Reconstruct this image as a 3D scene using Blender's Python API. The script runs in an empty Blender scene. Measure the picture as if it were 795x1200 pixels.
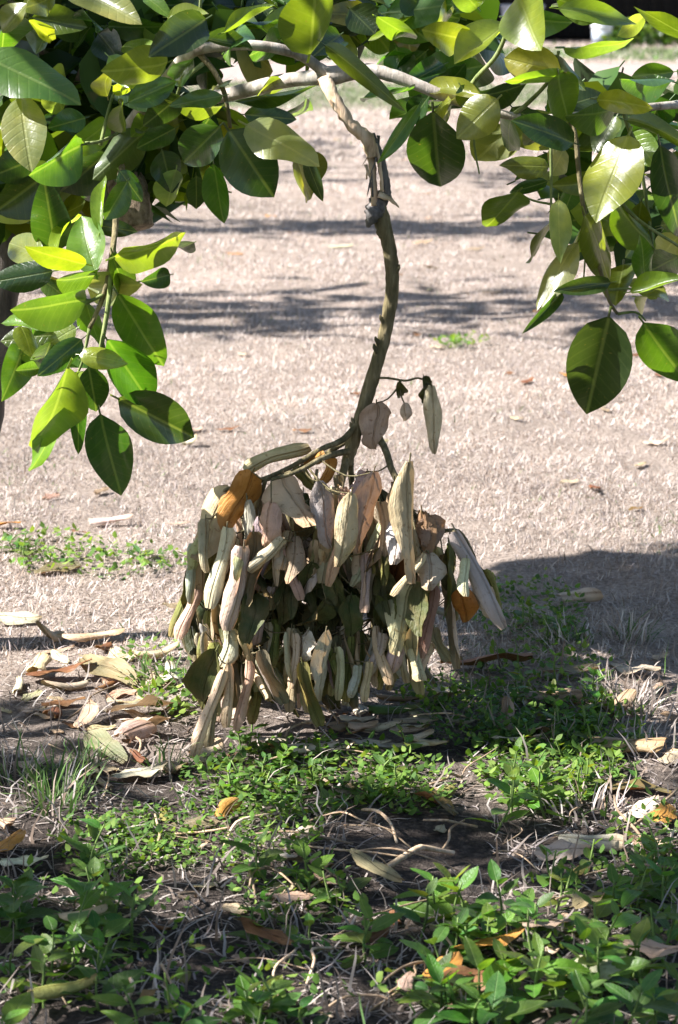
import bpy, math, random
import numpy as np
from mathutils import Vector, Matrix

random.seed(7)
rng = np.random.default_rng(11)
scene = bpy.context.scene
col = scene.collection

# ------------------------------------------------------------------ camera
F = 2800.0                     # focal length in photo pixels (photo 795 x 1200)
PITCH = math.atan(624.0 / F)
CAM = Vector((0.0, 0.0, 0.90))
cam_data = bpy.data.cameras.new("camera")
cam_data.sensor_fit = 'VERTICAL'
cam_data.sensor_height = 23.6
cam_data.sensor_width = 15.64
cam_data.lens = F / 1200.0 * 23.6
cam_data.clip_start = 0.05
cam_data.clip_end = 2000
cam_data.dof.use_dof = True
cam_data.dof.focus_distance = 2.83
cam_data.dof.aperture_fstop = 9.0
cam = bpy.data.objects.new("camera", cam_data)
cam.location = CAM
cam.rotation_euler = (math.pi / 2 - PITCH, 0, 0)
col.objects.link(cam)
scene.camera = cam

# ------------------------------------------------------------------ sky, sun, exposure
SUN = Vector((-0.715, -0.09, 0.69)).normalized()       # direction towards the sun
world = bpy.data.worlds.new("World")
scene.world = world
world.use_nodes = True
wn = world.node_tree.nodes
sky = wn.new('ShaderNodeTexSky')
sky.sky_type = 'NISHITA'
sky.sun_disc = False
sky.sun_elevation = math.asin(SUN.z)
sky.sun_rotation = math.atan2(SUN.x, SUN.y)
wn['Background'].inputs['Strength'].default_value = 0.055
world.node_tree.links.new(sky.outputs['Color'], wn['Background'].inputs['Color'])
sd = bpy.data.lights.new("sun", 'SUN')
sd.energy = 5.0
sd.angle = math.radians(0.53)
sd.color = (1.0, 0.965, 0.945)
sun = bpy.data.objects.new("sun", sd)
sun.rotation_euler = SUN.to_track_quat('Z', 'Y').to_euler()
sun.location = (-6, 3, 8)
col.objects.link(sun)
scene.view_settings.view_transform = 'Standard'
scene.view_settings.look = 'None'
scene.view_settings.gamma = 1.0
scene.view_settings.exposure = 1.8
scene.cycles.max_bounces = 8
scene.cycles.transmission_bounces = 6

# ------------------------------------------------------------------ projection helpers
_cp, _sp = math.cos(PITCH), math.sin(PITCH)
def ray(x, y):
    a, b = (x - 397.5) / F, (600.0 - y) / F
    return Vector((a, _cp + b * _sp, -_sp + b * _cp))
def at(x, y, d):
    """the point seen at photo pixel x, y that stands d metres in front (world Y)"""
    r = ray(x, y)
    return CAM + r * (d / r.y)
def pix(p):
    v = Vector(p) - CAM
    z = v.y * _cp - v.z * _sp
    u = v.y * _sp + v.z * _cp
    if z <= 0.01:
        return None
    return 397.5 + F * v.x / z, 600 - F * u / z
def gh(x, y):
    """ground height"""
    x = np.asarray(x, float); y = np.asarray(y, float)
    f = np.clip((14 - y) / 8, 0, 1)
    h = 0.010 * np.sin(5.1 * x + 1.3) * np.sin(4.3 * y + 0.4) + 0.006 * np.sin(11.7 * x + 2.1 * y) * np.cos(9.1 * y - 3 * x)
    h = h + 0.004 * np.sin(23 * x + 1.7) * np.sin(19 * y + 7 * x)
    return h * f
def ground(x, y):
    r = ray(x, y)
    z = 0.0
    for _ in range(4):
        p = CAM + r * ((z - CAM.z) / r.z)
        z = float(gh(p.x, p.y))
    return Vector((p.x, p.y, z))
def gxy(x, y):
    p = ground(x, y); return p.x, p.y

# ------------------------------------------------------------------ object helpers
def tag(o, label=None, cat=None, group=None, kind=None):
    if label: o['label'] = label
    if cat: o['category'] = cat
    if group: o['group'] = group
    if kind: o['kind'] = kind
    return o
def link(o, parent=None):
    col.objects.link(o)
    if parent: o.parent = parent
    return o
def empty(name, loc):
    e = bpy.data.objects.new(name, None)
    e.location = loc
    e.empty_display_size = 0.05
    return link(e)
def mesh_np(name, V, faces, colors=None, uv=None, smooth=True):
    """V (n,3); faces: list of int arrays (m,k)"""
    me = bpy.data.meshes.new(name)
    V = np.asarray(V, np.float32)
    me.vertices.add(len(V)); me.vertices.foreach_set('co', V.ravel())
    loops = np.concatenate([np.asarray(f, np.int32).ravel() for f in faces])
    tot = np.concatenate([np.full(len(f), np.asarray(f).shape[1], np.int32) for f in faces])
    start = np.concatenate([[0], np.cumsum(tot)[:-1]]).astype(np.int32)
    me.loops.add(len(loops)); me.loops.foreach_set('vertex_index', loops)
    me.polygons.add(len(tot)); me.polygons.foreach_set('loop_start', start); me.polygons.foreach_set('loop_total', tot)
    if smooth: me.polygons.foreach_set('use_smooth', np.ones(len(tot), bool))
    if colors is not None:
        a = me.color_attributes.new('col', 'FLOAT_COLOR', 'POINT')
        c = np.ones((len(V), 4), np.float32); c[:, :3] = colors
        a.data.foreach_set('color', c.ravel())
    if uv is not None:
        l = me.uv_layers.new(name='UVMap')
        l.data.foreach_set('uv', np.asarray(uv, np.float32)[loops].ravel())
    me.update(calc_edges=True)
    return me
def mobj(name, me, mat=None, parent=None, loc=None):
    o = bpy.data.objects.new(name, me)
    if mat is not None and not me.materials: me.materials.append(mat)
    if parent is not None and loc is None: o.location = -parent.location
    if loc is not None: o.location = loc
    return link(o, parent)

def catmull(pts, rad, n=6):
    P = [Vector(p) for p in pts]; out = []; ro = []
    for i in range(len(P) - 1):
        p0 = P[max(i - 1, 0)]; p1 = P[i]; p2 = P[i + 1]; p3 = P[min(i + 2, len(P) - 1)]
        for k in range(n):
            t = k / n
            out.append(0.5 * ((2 * p1) + (p2 - p0) * t + (2 * p0 - 5 * p1 + 4 * p2 - p3) * t * t + (3 * p1 - p0 - 3 * p2 + p3) * t ** 3))
            ro.append(rad[i] * (1 - t) + rad[i + 1] * t)
    out.append(P[-1]); ro.append(rad[-1])
    return out, ro
class Tubes:
    def __init__(self): self.V = []; self.F = []; self.n = 0; self.C = []
    def add(self, pts, rad, seg=8, sub=5, bumps=0.0, color=(1, 1, 1), flat=1.0):
        P, R = catmull(pts, rad, sub) if sub > 1 else ([Vector(p) for p in pts], list(rad))
        up = Vector((0.3, 0.5, 0.8))
        rings = len(P); V = []
        prev = None
        for i, p in enumerate(P):
            t = (P[min(i + 1, rings - 1)] - P[max(i - 1, 0)]).normalized()
            a = (up if prev is None else prev)
            a = (a - t * a.dot(t)).normalized(); prev = a
            b = t.cross(a)
            for k in range(seg):
                an = 2 * math.pi * k / seg
                r = R[i] * (1 + (bumps * (random.random() - .5) * 2 if bumps else 0))
                V.append(p + a * (math.cos(an) * r) + b * (math.sin(an) * r * flat))
        base = self.n
        for i in range(rings - 1):
            for k in range(seg):
                k2 = (k + 1) % seg
                self.F.append((base + i * seg + k, base + i * seg + k2, base + (i + 1) * seg + k2, base + (i + 1) * seg + k))
        V.append(P[0]); V.append(P[-1])
        c0 = base + rings * seg
        for k in range(seg):
            k2 = (k + 1) % seg
            self.F.append((c0, base + k2, base + k, base + k))
            self.F.append((c0 + 1, base + (rings - 1) * seg + k, base + (rings - 1) * seg + k2, base + (rings - 1) * seg + k2))
        self.V += [tuple(v) for v in V]; self.n += len(V); self.C += [color] * len(V)
        return self
    def build(self, name, mat, parent=None):
        quads = [f for f in self.F if f[2] != f[3]]; tris = [f[:3] for f in self.F if f[2] == f[3]]
        fs = []
        if quads: fs.append(np.array(quads))
        if tris: fs.append(np.array(tris))
        return mobj(name, mesh_np(name, np.array(self.V), fs, colors=np.array(self.C)), mat, parent)

# ------------------------------------------------------------------ materials
def new_mat(name):
    m = bpy.data.materials.new(name); m.use_nodes = True
    nt = m.node_tree; nt.nodes.clear()
    return m, nt, nt.nodes, nt.links
def N(nt, kind, **kw):
    n = nt.nodes.new('ShaderNode' + kind)
    for k, v in kw.items():
        if k.startswith('i_'):
            key = k[2:]
            key = int(key) if key.isdigit() else key.replace('_', ' ')
            n.inputs[key].default_value = v
        else: setattr(n, k, v)
    return n
def mixc(nt, fac, a, b, blend='MIX'):
    n = nt.nodes.new('ShaderNodeMix'); n.data_type = 'RGBA'; n.blend_type = blend
    for idx, v in ((0, fac), (6, a), (7, b)):
        if isinstance(v, (int, float)): n.inputs[idx].default_value = v
        elif isinstance(v, tuple): n.inputs[idx].default_value = (*v, 1)
        else: nt.links.new(v, n.inputs[idx])
    return n.outputs[2]
def math_n(nt, op, a, b=None, c=None):
    n = nt.nodes.new('ShaderNodeMath'); n.operation = op
    for i, v in enumerate((a, b, c)):
        if v is None: continue
        if isinstance(v, (int, float)): n.inputs[i].default_value = v
        else: nt.links.new(v, n.inputs[i])
    return n.outputs[0]
def ramp(nt, fac, stops):
    n = nt.nodes.new('ShaderNodeValToRGB')
    e = n.color_ramp.elements
    while len(e) < len(stops): e.new(0.5)
    for el, (p, c) in zip(e, stops): el.position = p; el.color = (*c, 1) if len(c) == 3 else c
    nt.links.new(fac, n.inputs[0])
    return n.outputs[0]

def leaf_material(name, tint_from, back_tint, trans_tint, trans, rough, coat, veins=True, spec=0.5):
    m, nt, nodes, L = new_mat(name)
    if tint_from == 'object':
        c = N(nt, 'ObjectInfo').outputs['Color']
    else:
        c = N(nt, 'Attribute', attribute_name='col').outputs['Color']
    uv = N(nt, 'UVMap').outputs[0]
    sep = N(nt, 'SeparateXYZ'); L.new(uv, sep.inputs[0])
    u = math_n(nt, 'ABSOLUTE', math_n(nt, 'SUBTRACT', sep.outputs[0], 0.5))
    v = sep.outputs[1]
    tc = N(nt, 'TexCoord').outputs['Object']
    info = N(nt, 'ObjectInfo')
    off = N(nt, 'VectorMath', operation='ADD'); L.new(tc, off.inputs[0])
    sc = N(nt, 'VectorMath', operation='SCALE'); L.new(info.outputs['Location'], sc.inputs[0]); sc.inputs['Scale'].default_value = 17.0
    L.new(sc.outputs[0], off.inputs[1])
    noi = N(nt, 'TexNoise', i_Scale=3.2, i_Detail=4.0, i_Roughness=0.6); L.new(off.outputs[0], noi.inputs['Vector'])
    mott = ramp(nt, noi.outputs[0], [(0.3, (0.72, 0.78, 0.72)), (0.7, (1.2, 1.16, 1.1))])
    c1 = mixc(nt, 1.0, c, mott, 'MULTIPLY')
    spn = N(nt, 'TexNoise', i_Scale=26.0, i_Detail=2.0); L.new(off.outputs[0], spn.inputs['Vector'])
    spot = N(nt, 'MapRange', i_1=0.70, i_2=0.74, i_3=0.0, i_4=0.6); L.new(spn.outputs[0], spot.inputs[0])
    c1 = mixc(nt, spot.outputs[0], c1, (0.11, 0.09, 0.03))
    yn = N(nt, 'TexNoise', i_Scale=1.3, i_Detail=3.0); L.new(off.outputs[0], yn.inputs['Vector'])
    yel = N(nt, 'MapRange', i_1=0.52, i_2=0.72, i_3=0.0, i_4=0.35); L.new(yn.outputs[0], yel.inputs[0])
    c1 = mixc(nt, yel.outputs[0], c1, mixc(nt, 1.0, c1, (1.9, 1.45, 0.9), 'MULTIPLY'))
    bump_h = noi.outputs[0]
    if veins:
        # side veins slant forward from the midrib
        w = N(nt, 'Math', operation='SINE')
        L.new(math_n(nt, 'MULTIPLY', math_n(nt, 'SUBTRACT', v, math_n(nt, 'MULTIPLY', u, 0.42)), 58.0), w.inputs[0])
        side = math_n(nt, 'POWER', math_n(nt, 'MAXIMUM', w.outputs[0], 0.0), 6.0)
        mid = math_n(nt, 'LESS_THAN', u, 0.018)
        midm = N(nt, 'MapRange', i_1=0.012, i_2=0.035, i_3=1.0, i_4=0.0); L.new(u, midm.inputs[0])
        lite = mixc(nt, 1.0, c1, (1.9, 1.6, 1.9), 'MULTIPLY')
        lite = mixc(nt, 0.5, lite, (0.30, 0.36, 0.16))
        c1 = mixc(nt, math_n(nt, 'MULTIPLY', midm.outputs[0], 0.34), c1, lite)
        c1 = mixc(nt, math_n(nt, 'MULTIPLY', side, 0.05), c1, lite)
        bump_h = math_n(nt, 'SUBTRACT', math_n(nt, 'MULTIPLY', noi.outputs[0], 1.1),
                        math_n(nt, 'ADD', math_n(nt, 'MULTIPLY', side, 0.11), math_n(nt, 'MULTIPLY', midm.outputs[0], 0.6)))
    geo = N(nt, 'NewGeometry')
    back = mixc(nt, 1.0, c1, back_tint, 'MULTIPLY')
    base = mixc(nt, geo.outputs['Backfacing'], c1, back)
    bump = N(nt, 'Bump', i_Strength=0.45, i_Distance=0.004); L.new(bump_h, bump.inputs['Height'])
    pr = N(nt, 'BsdfPrincipled')
    pr.inputs['Roughness'].default_value = rough
    pr.inputs['Specular IOR Level'].default_value = spec
    if coat:
        pr.inputs['Coat Weight'].default_value = coat; pr.inputs['Coat Roughness'].default_value = 0.21
    rmix = N(nt, 'MapRange', i_1=0.0, i_2=1.0, i_3=rough, i_4=min(1, rough + 0.3)); L.new(geo.outputs['Backfacing'], rmix.inputs[0])
    L.new(rmix.outputs[0], pr.inputs['Roughness'])
    L.new(base, pr.inputs['Base Color']); L.new(bump.outputs[0], pr.inputs['Normal'])
    tr = N(nt, 'BsdfTranslucent'); L.new(mixc(nt, 1.0, c1, trans_tint, 'MULTIPLY'), tr.inputs['Color'])
    mx = N(nt, 'MixShader'); mx.inputs[0].default_value = trans
    L.new(pr.outputs[0], mx.inputs[1]); L.new(tr.outputs[0], mx.inputs[2])
    out = N(nt, 'OutputMaterial'); L.new(mx.outputs[0], out.inputs[0])
    return m

M = {}
M['leaf'] = leaf_material('citrus_leaf', 'object', (1.3, 1.22, 1.35), (3.1, 2.9, 0.8), 0.42, 0.33, 1.0, spec=0.42)
M['canopy'] = leaf_material('canopy_leaf', 'attr', (1.3, 1.22, 1.35), (2.8, 2.6, 0.8), 0.22, 0.38, 0.08, veins=False, spec=.4)
M['dead'] = leaf_material('dried_leaf', 'object', (1.0, 1.0, 1.0), (1.1, 0.85, 0.6), 0.14, 0.55, 0.0, veins=True, spec=0.35)
M['weed'] = leaf_material('weed_leaf', 'object', (1.25, 1.2, 1.3), (2.6, 2.2, 0.9), 0.34, 0.45, 0.0, veins=True, spec=0.4)
M['cover'] = leaf_material('cover_leaf', 'attr', (1.2, 1.15, 1.2), (2.6, 2.2, 0.9), 0.34, 0.5, 0.0, veins=False, spec=0.35)

def dead_mat():
    """dried citrus leaf: dull green-brown on the inner upper face, pale tan underside"""
    m, nt, nodes, L = new_mat('dried_citrus_leaf')
    info = N(nt, 'ObjectInfo')
    uv = N(nt, 'UVMap').outputs[0]
    sep = N(nt, 'SeparateXYZ'); L.new(uv, sep.inputs[0])
    u = math_n(nt, 'ABSOLUTE', math_n(nt, 'SUBTRACT', sep.outputs[0], 0.5)); v = sep.outputs[1]
    tc = N(nt, 'TexCoord').outputs['Object']
    off = N(nt, 'VectorMath', operation='ADD'); L.new(tc, off.inputs[0])
    sc = N(nt, 'VectorMath', operation='SCALE'); L.new(info.outputs['Location'], sc.inputs[0]); sc.inputs['Scale'].default_value = 23.0
    L.new(sc.outputs[0], off.inputs[1])
    n1 = N(nt, 'TexNoise', i_Scale=2.4, i_Detail=5.0, i_Roughness=0.62); L.new(off.outputs[0], n1.inputs['Vector'])
    n2 = N(nt, 'TexNoise', i_Scale=14.0, i_Detail=3.0); L.new(off.outputs[0], n2.inputs['Vector'])
    tint = info.outputs['Color']
    under = mixc(nt, 1.0, tint, ramp(nt, n1.outputs[0], [(0.3, (0.74, 0.70, 0.62)), (0.52, (1, 1, 1)), (0.75, (1.16, 1.15, 1.12))]), 'MULTIPLY')
    # browner towards the margin and the tip in patches
    edge = N(nt, 'MapRange', i_1=0.30, i_2=0.52, i_3=0.0, i_4=0.55); L.new(u, edge.inputs[0])
    tipm = N(nt, 'MapRange', i_1=0.72, i_2=1.0, i_3=0.0, i_4=0.75); L.new(v, tipm.inputs[0])
    fac = math_n(nt, 'MULTIPLY', math_n(nt, 'ADD', edge.outputs[0], tipm.outputs[0]), math_n(nt, 'MULTIPLY', n1.outputs[0], 1.3))
    under = mixc(nt, fac, under, (0.34, 0.20, 0.085))
    speck = ramp(nt, n2.outputs[0], [(0.30, (0.55, 0.45, 0.36)), (0.38, (1, 1, 1))])
    under = mixc(nt, 0.8, under, speck, 'MULTIPLY')
    upper = ramp(nt, n1.outputs[0], [(0.28, (0.05, 0.075, 0.018)), (0.5, (0.11, 0.105, 0.035)), (0.7, (0.22, 0.155, 0.07))])
    upper = mixc(nt, 0.25, upper, tint)
    wv = N(nt, 'Math', operation='SINE')
    L.new(math_n(nt, 'MULTIPLY', math_n(nt, 'SUBTRACT', v, math_n(nt, 'MULTIPLY', u, 0.4)), 62.0), wv.inputs[0])
    side = math_n(nt, 'POWER', math_n(nt, 'MAXIMUM', wv.outputs[0], 0.0), 5.0)
    midm = N(nt, 'MapRange', i_1=0.012, i_2=0.04, i_3=1.0, i_4=0.0); L.new(u, midm.inputs[0])
    under = mixc(nt, math_n(nt, 'MULTIPLY', midm.outputs[0], 0.45), under, mixc(nt, 1.0, under, (0.7, 0.62, 0.5), 'MULTIPLY'))
    geo = N(nt, 'NewGeometry')
    base = mixc(nt, geo.outputs['Backfacing'], upper, under)
    h = math_n(nt, 'ADD', math_n(nt, 'MULTIPLY', n2.outputs[0], 0.2), math_n(nt, 'ADD', math_n(nt, 'MULTIPLY', side, 0.015), math_n(nt, 'MULTIPLY', midm.outputs[0], 0.6)))
    mp = N(nt, 'Mapping'); mp.inputs['Scale'].default_value = (22, 2.2, 1); L.new(uv, mp.inputs[0])
    ad = N(nt, 'VectorMath', operation='ADD'); L.new(mp.outputs[0], ad.inputs[0]); L.new(sc.outputs[0], ad.inputs[1])
    n3 = N(nt, 'TexNoise', i_Scale=1.0, i_Detail=3.0, i_Distortion=.6); L.new(ad.outputs[0], n3.inputs['Vector'])
    h = math_n(nt, 'ADD', h, math_n(nt, 'MULTIPLY', n3.outputs[0], .32))
    bump = N(nt, 'Bump', i_Strength=0.8, i_Distance=0.006); L.new(h, bump.inputs['Height'])
    pr = N(nt, 'BsdfPrincipled', i_Roughness=0.55); pr.inputs['Specular IOR Level'].default_value = 0.3
    L.new(base, pr.inputs['Base Color']); L.new(bump.outputs[0], pr.inputs['Normal'])
    tr = N(nt, 'BsdfTranslucent'); L.new(mixc(nt, 1.0, under, (1.0, 0.72, 0.40), 'MULTIPLY'), tr.inputs['Color'])
    mx = N(nt, 'MixShader'); mx.inputs[0].default_value = 0.13
    L.new(pr.outputs[0], mx.inputs[1]); L.new(tr.outputs[0], mx.inputs[2])
    L.new(mx.outputs[0], N(nt, 'OutputMaterial').inputs[0])
    return m
M['dead'] = dead_mat()

def bark_mat(name, c0, c1, c2, scale=60, stretch=(1, 1, 0.25), bumpd=0.004, rough=0.85):
    m, nt, nodes, L = new_mat(name)
    tc = N(nt, 'TexCoord').outputs['Object']
    mp = N(nt, 'Mapping'); mp.inputs['Scale'].default_value = stretch; L.new(tc, mp.inputs[0])
    n1 = N(nt, 'TexNoise', i_Scale=scale, i_Detail=6.0, i_Roughness=0.65); L.new(mp.outputs[0], n1.inputs['Vector'])
    n2 = N(nt, 'TexNoise', i_Scale=scale * 0.25, i_Detail=3.0); L.new(tc, n2.inputs['Vector'])
    a = ramp(nt, n1.outputs[0], [(0.32, c0), (0.5, c1), (0.68, c2)])
    b = mixc(nt, 1.0, a, ramp(nt, n2.outputs[0], [(0.35, (0.75, 0.78, 0.72)), (0.65, (1.15, 1.12, 1.08))]), 'MULTIPLY')
    at_ = N(nt, 'Attribute', attribute_name='col')
    b = mixc(nt, 1.0, b, at_.outputs['Color'], 'MULTIPLY')
    pr = N(nt, 'BsdfPrincipled', i_Roughness=rough)
    bump = N(nt, 'Bump', i_Strength=0.8, i_Distance=bumpd); L.new(n1.outputs[0], bump.inputs['Height'])
    L.new(b, pr.inputs['Base Color']); L.new(bump.outputs[0], pr.inputs['Normal'])
    L.new(pr.outputs[0], N(nt, 'OutputMaterial').inputs[0])
    return m
M['bark'] = bark_mat('citrus_bark', (0.16, 0.13, 0.10), (0.34, 0.30, 0.26), (0.50, 0.46, 0.42))
M['rough_bark'] = bark_mat('rough_brown_bark', (0.10, 0.07, 0.045), (0.26, 0.19, 0.13), (0.40, 0.31, 0.23), scale=120, stretch=(1, 1, 0.7), bumpd=0.008)
M['dark_bark'] = bark_mat('dark_trunk_bark', (0.045, 0.036, 0.03), (0.10, 0.08, 0.068), (0.17, 0.14, 0.12), scale=70, bumpd=0.008)
M['olive_bark'] = bark_mat('olive_stem_bark', (0.07, 0.058, 0.024), (0.16, 0.128, 0.06), (0.29, 0.24, 0.14), scale=110, stretch=(1, 1, 0.2), bumpd=.009)
M['green_twig'] = bark_mat('green_twig_bark', (0.07, 0.10, 0.025), (0.16, 0.20, 0.06), (0.26, 0.29, 0.14), scale=80)
M['pale_wood'] = bark_mat('torn_pale_wood', (0.34, 0.22, 0.13), (0.60, 0.44, 0.30), (0.74, 0.60, 0.45), scale=130, stretch=(1, 1, 0.06), bumpd=0.003)
M['grey_wood'] = bark_mat('dark_grey_wood', (0.06, 0.055, 0.055), (0.13, 0.12, 0.12), (0.22, 0.20, 0.20), scale=120, stretch=(1, 1, 0.06), bumpd=0.003)  # plain dark grey tone for the knot and some splinters

def grass_mat():
    m, nt, nodes, L = new_mat('grass_blade')
    c = N(nt, 'Attribute', attribute_name='col').outputs['Color']
    pr = N(nt, 'BsdfPrincipled', i_Roughness=0.6); pr.inputs['Specular IOR Level'].default_value = 0.3
    L.new(c, pr.inputs['Base Color'])
    tr = N(nt, 'BsdfTranslucent'); L.new(c, tr.inputs['Color'])
    mx = N(nt, 'MixShader'); mx.inputs[0].default_value = 0.25
    L.new(pr.outputs[0], mx.inputs[1]); L.new(tr.outputs[0], mx.inputs[2])
    L.new(mx.outputs[0], N(nt, 'OutputMaterial').inputs[0])
    return m
M['grass'] = grass_mat()

def ground_mat():
    m, nt, nodes, L = new_mat('dormant_lawn_ground')
    tc = N(nt, 'TexCoord').outputs['Object']
    sep = N(nt, 'SeparateXYZ'); L.new(tc, sep.inputs[0])
    fine = N(nt, 'TexNoise', i_Scale=140.0, i_Detail=5.0, i_Roughness=0.7); L.new(tc, fine.inputs['Vector'])
    mid = N(nt, 'TexNoise', i_Scale=9.0, i_Detail=5.0, i_Roughness=0.6); L.new(tc, mid.inputs['Vector'])
    big = N(nt, 'TexNoise', i_Scale=0.9, i_Detail=4.0); L.new(tc, big.inputs['Vector'])
    straw = ramp(nt, fine.outputs[0], [(0.30, (0.17, 0.135, 0.113)), (0.5, (0.42, 0.35, 0.30)), (0.68, (0.60, 0.515, 0.455))])
    straw = mixc(nt, 1.0, straw, ramp(nt, mid.outputs[0], [(0.3, (0.78, 0.76, 0.74)), (0.7, (1.14, 1.12, 1.1))]), 'MULTIPLY')
    straw = mixc(nt, 1.0, straw, ramp(nt, big.outputs[0], [(0.3, (0.86, 0.86, 0.84)), (0.7, (1.1, 1.08, 1.06))]), 'MULTIPLY')
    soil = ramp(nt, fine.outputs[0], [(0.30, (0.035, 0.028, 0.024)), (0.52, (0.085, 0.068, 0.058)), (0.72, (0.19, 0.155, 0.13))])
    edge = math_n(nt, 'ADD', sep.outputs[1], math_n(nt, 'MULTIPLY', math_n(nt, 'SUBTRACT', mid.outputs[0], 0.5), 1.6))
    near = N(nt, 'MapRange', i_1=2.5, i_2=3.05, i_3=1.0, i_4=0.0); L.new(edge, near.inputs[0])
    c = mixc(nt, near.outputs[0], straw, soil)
    # a band of greener grass and a sandy path far back
    green = ramp(nt, fine.outputs[0], [(0.3, (0.05, 0.075, 0.03)), (0.7, (0.20, 0.23, 0.11))])
    def band(lo, hi, soft, wob):
        e = math_n(nt, 'ADD', sep.outputs[1], math_n(nt, 'MULTIPLY', math_n(nt, 'SUBTRACT', big.outputs[0], 0.5), wob))
        a = N(nt, 'MapRange', i_1=lo - soft, i_2=lo + soft, i_3=0.0, i_4=1.0); L.new(e, a.inputs[0])
        b = N(nt, 'MapRange', i_1=hi - soft, i_2=hi + soft, i_3=1.0, i_4=0.0); L.new(e, b.inputs[0])
        return math_n(nt, 'MULTIPLY', a.outputs[0], b.outputs[0])
    c = mixc(nt, math_n(nt, 'MULTIPLY', band(17.5, 21.5, 0.5, 5.0), 0.7), c, green)
    c = mixc(nt, math_n(nt, 'MULTIPLY', band(28.0, 32.5, 0.6, 4.0), 0.9), c, green)
    pr = N(nt, 'BsdfPrincipled', i_Roughness=0.95); pr.inputs['Specular IOR Level'].default_value = 0.15
    bump = N(nt, 'Bump', i_Strength=1.0, i_Distance=0.02); L.new(fine.outputs[0], bump.inputs['Height'])
    L.new(c, pr.inputs['Base Color']); L.new(bump.outputs[0], pr.inputs['Normal'])
    L.new(pr.outputs[0], N(nt, 'OutputMaterial').inputs[0])
    return m
M['ground'] = ground_mat()

def simple_mat(name, c0, c1, scale, rough=0.8, bumpd=0.003, spec=0.3):
    m, nt, nodes, L = new_mat(name)
    tc = N(nt, 'TexCoord').outputs['Object']
    n1 = N(nt, 'TexNoise', i_Scale=scale, i_Detail=5.0, i_Roughness=0.6); L.new(tc, n1.inputs['Vector'])
    a = ramp(nt, n1.outputs[0], [(0.3, c0), (0.7, c1)])
    pr = N(nt, 'BsdfPrincipled', i_Roughness=rough); pr.inputs['Specular IOR Level'].default_value = spec
    bump = N(nt, 'Bump', i_Strength=0.6, i_Distance=bumpd); L.new(n1.outputs[0], bump.inputs['Height'])
    L.new(a, pr.inputs['Base Color']); L.new(bump.outputs[0], pr.inputs['Normal'])
    L.new(pr.outputs[0], N(nt, 'OutputMaterial').inputs[0])
    return m
M['path'] = simple_mat('sandy_path', (0.22, 0.17, 0.15), (0.34, 0.28, 0.25), 6.0, 0.95, 0.01)
M['plank'] = simple_mat('deep_shade_plank', (0.010, 0.009, 0.009), (0.028, 0.024, 0.022), 14.0, 0.8)  # near black: the wall's deep shade is put into the plank colour
M['bucket'] = simple_mat('scuffed_white_plastic', (0.62, 0.64, 0.68), (0.80, 0.81, 0.83), 9.0, 0.45)
M['print'] = simple_mat('faded_grey_print', (0.22, 0.25, 0.32), (0.40, 0.44, 0.50), 20.0, 0.5)
M['wire'] = simple_mat('dull_wire', (0.15, 0.15, 0.15), (0.3, 0.3, 0.3), 30.0, 0.4)
M['blue'] = simple_mat('blue_plastic', (0.05, 0.07, 0.42), (0.09, 0.12, 0.60), 5.0, 0.5)

# ================================================================== THE SETTING
def ax(lo, a, b, hi, step, grow=1.35):
    mid = list(np.arange(a, b, step)); left = []; s = step; v = a
    while v > lo: s *= grow; v -= s; left.append(max(v, lo))
    right = []; s = step; v = mid[-1]
    while v < hi: s *= grow; v += s; right.append(min(v, hi))
    return np.array(sorted(left) + mid + right)
gx = ax(-250, -1.6, 1.6, 250, 0.03); gy = ax(-60, 1.6, 6.0, 500, 0.03, 1.12)
X, Y = np.meshgrid(gx, gy)
Z = gh(X, Y)
nx, ny = len(gx), len(gy)
idx = np.arange(nx * ny).reshape(ny, nx)
q = np.stack([idx[:-1, :-1], idx[:-1, 1:], idx[1:, 1:], idx[1:, :-1]], -1).reshape(-1, 4)
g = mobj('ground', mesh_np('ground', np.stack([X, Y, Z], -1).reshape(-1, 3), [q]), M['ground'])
tag(g, 'dormant straw coloured lawn with bare soil in the foreground', 'lawn', kind='structure')

# sandy path far back
xs = np.linspace(-40, 40, 81)
lo = 22.6 + 0.35 * np.sin(xs * 0.9) + 0.2 * np.sin(xs * 2.3 + 1); hi = 26.6 + 0.4 * np.sin(xs * 0.7 + 2) + 0.2 * np.sin(xs * 2.9)
V = np.concatenate([np.stack([xs, lo, np.full(81, .004)], -1), np.stack([xs, hi, np.full(81, .004)], -1)])
i = np.arange(80)
tag(mobj('path', mesh_np('path', V, [np.stack([i, i + 1, i + 82, i + 81], -1)]), M['path']), 'pale sandy track crossing behind the lawn', 'path', kind='structure')

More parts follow.
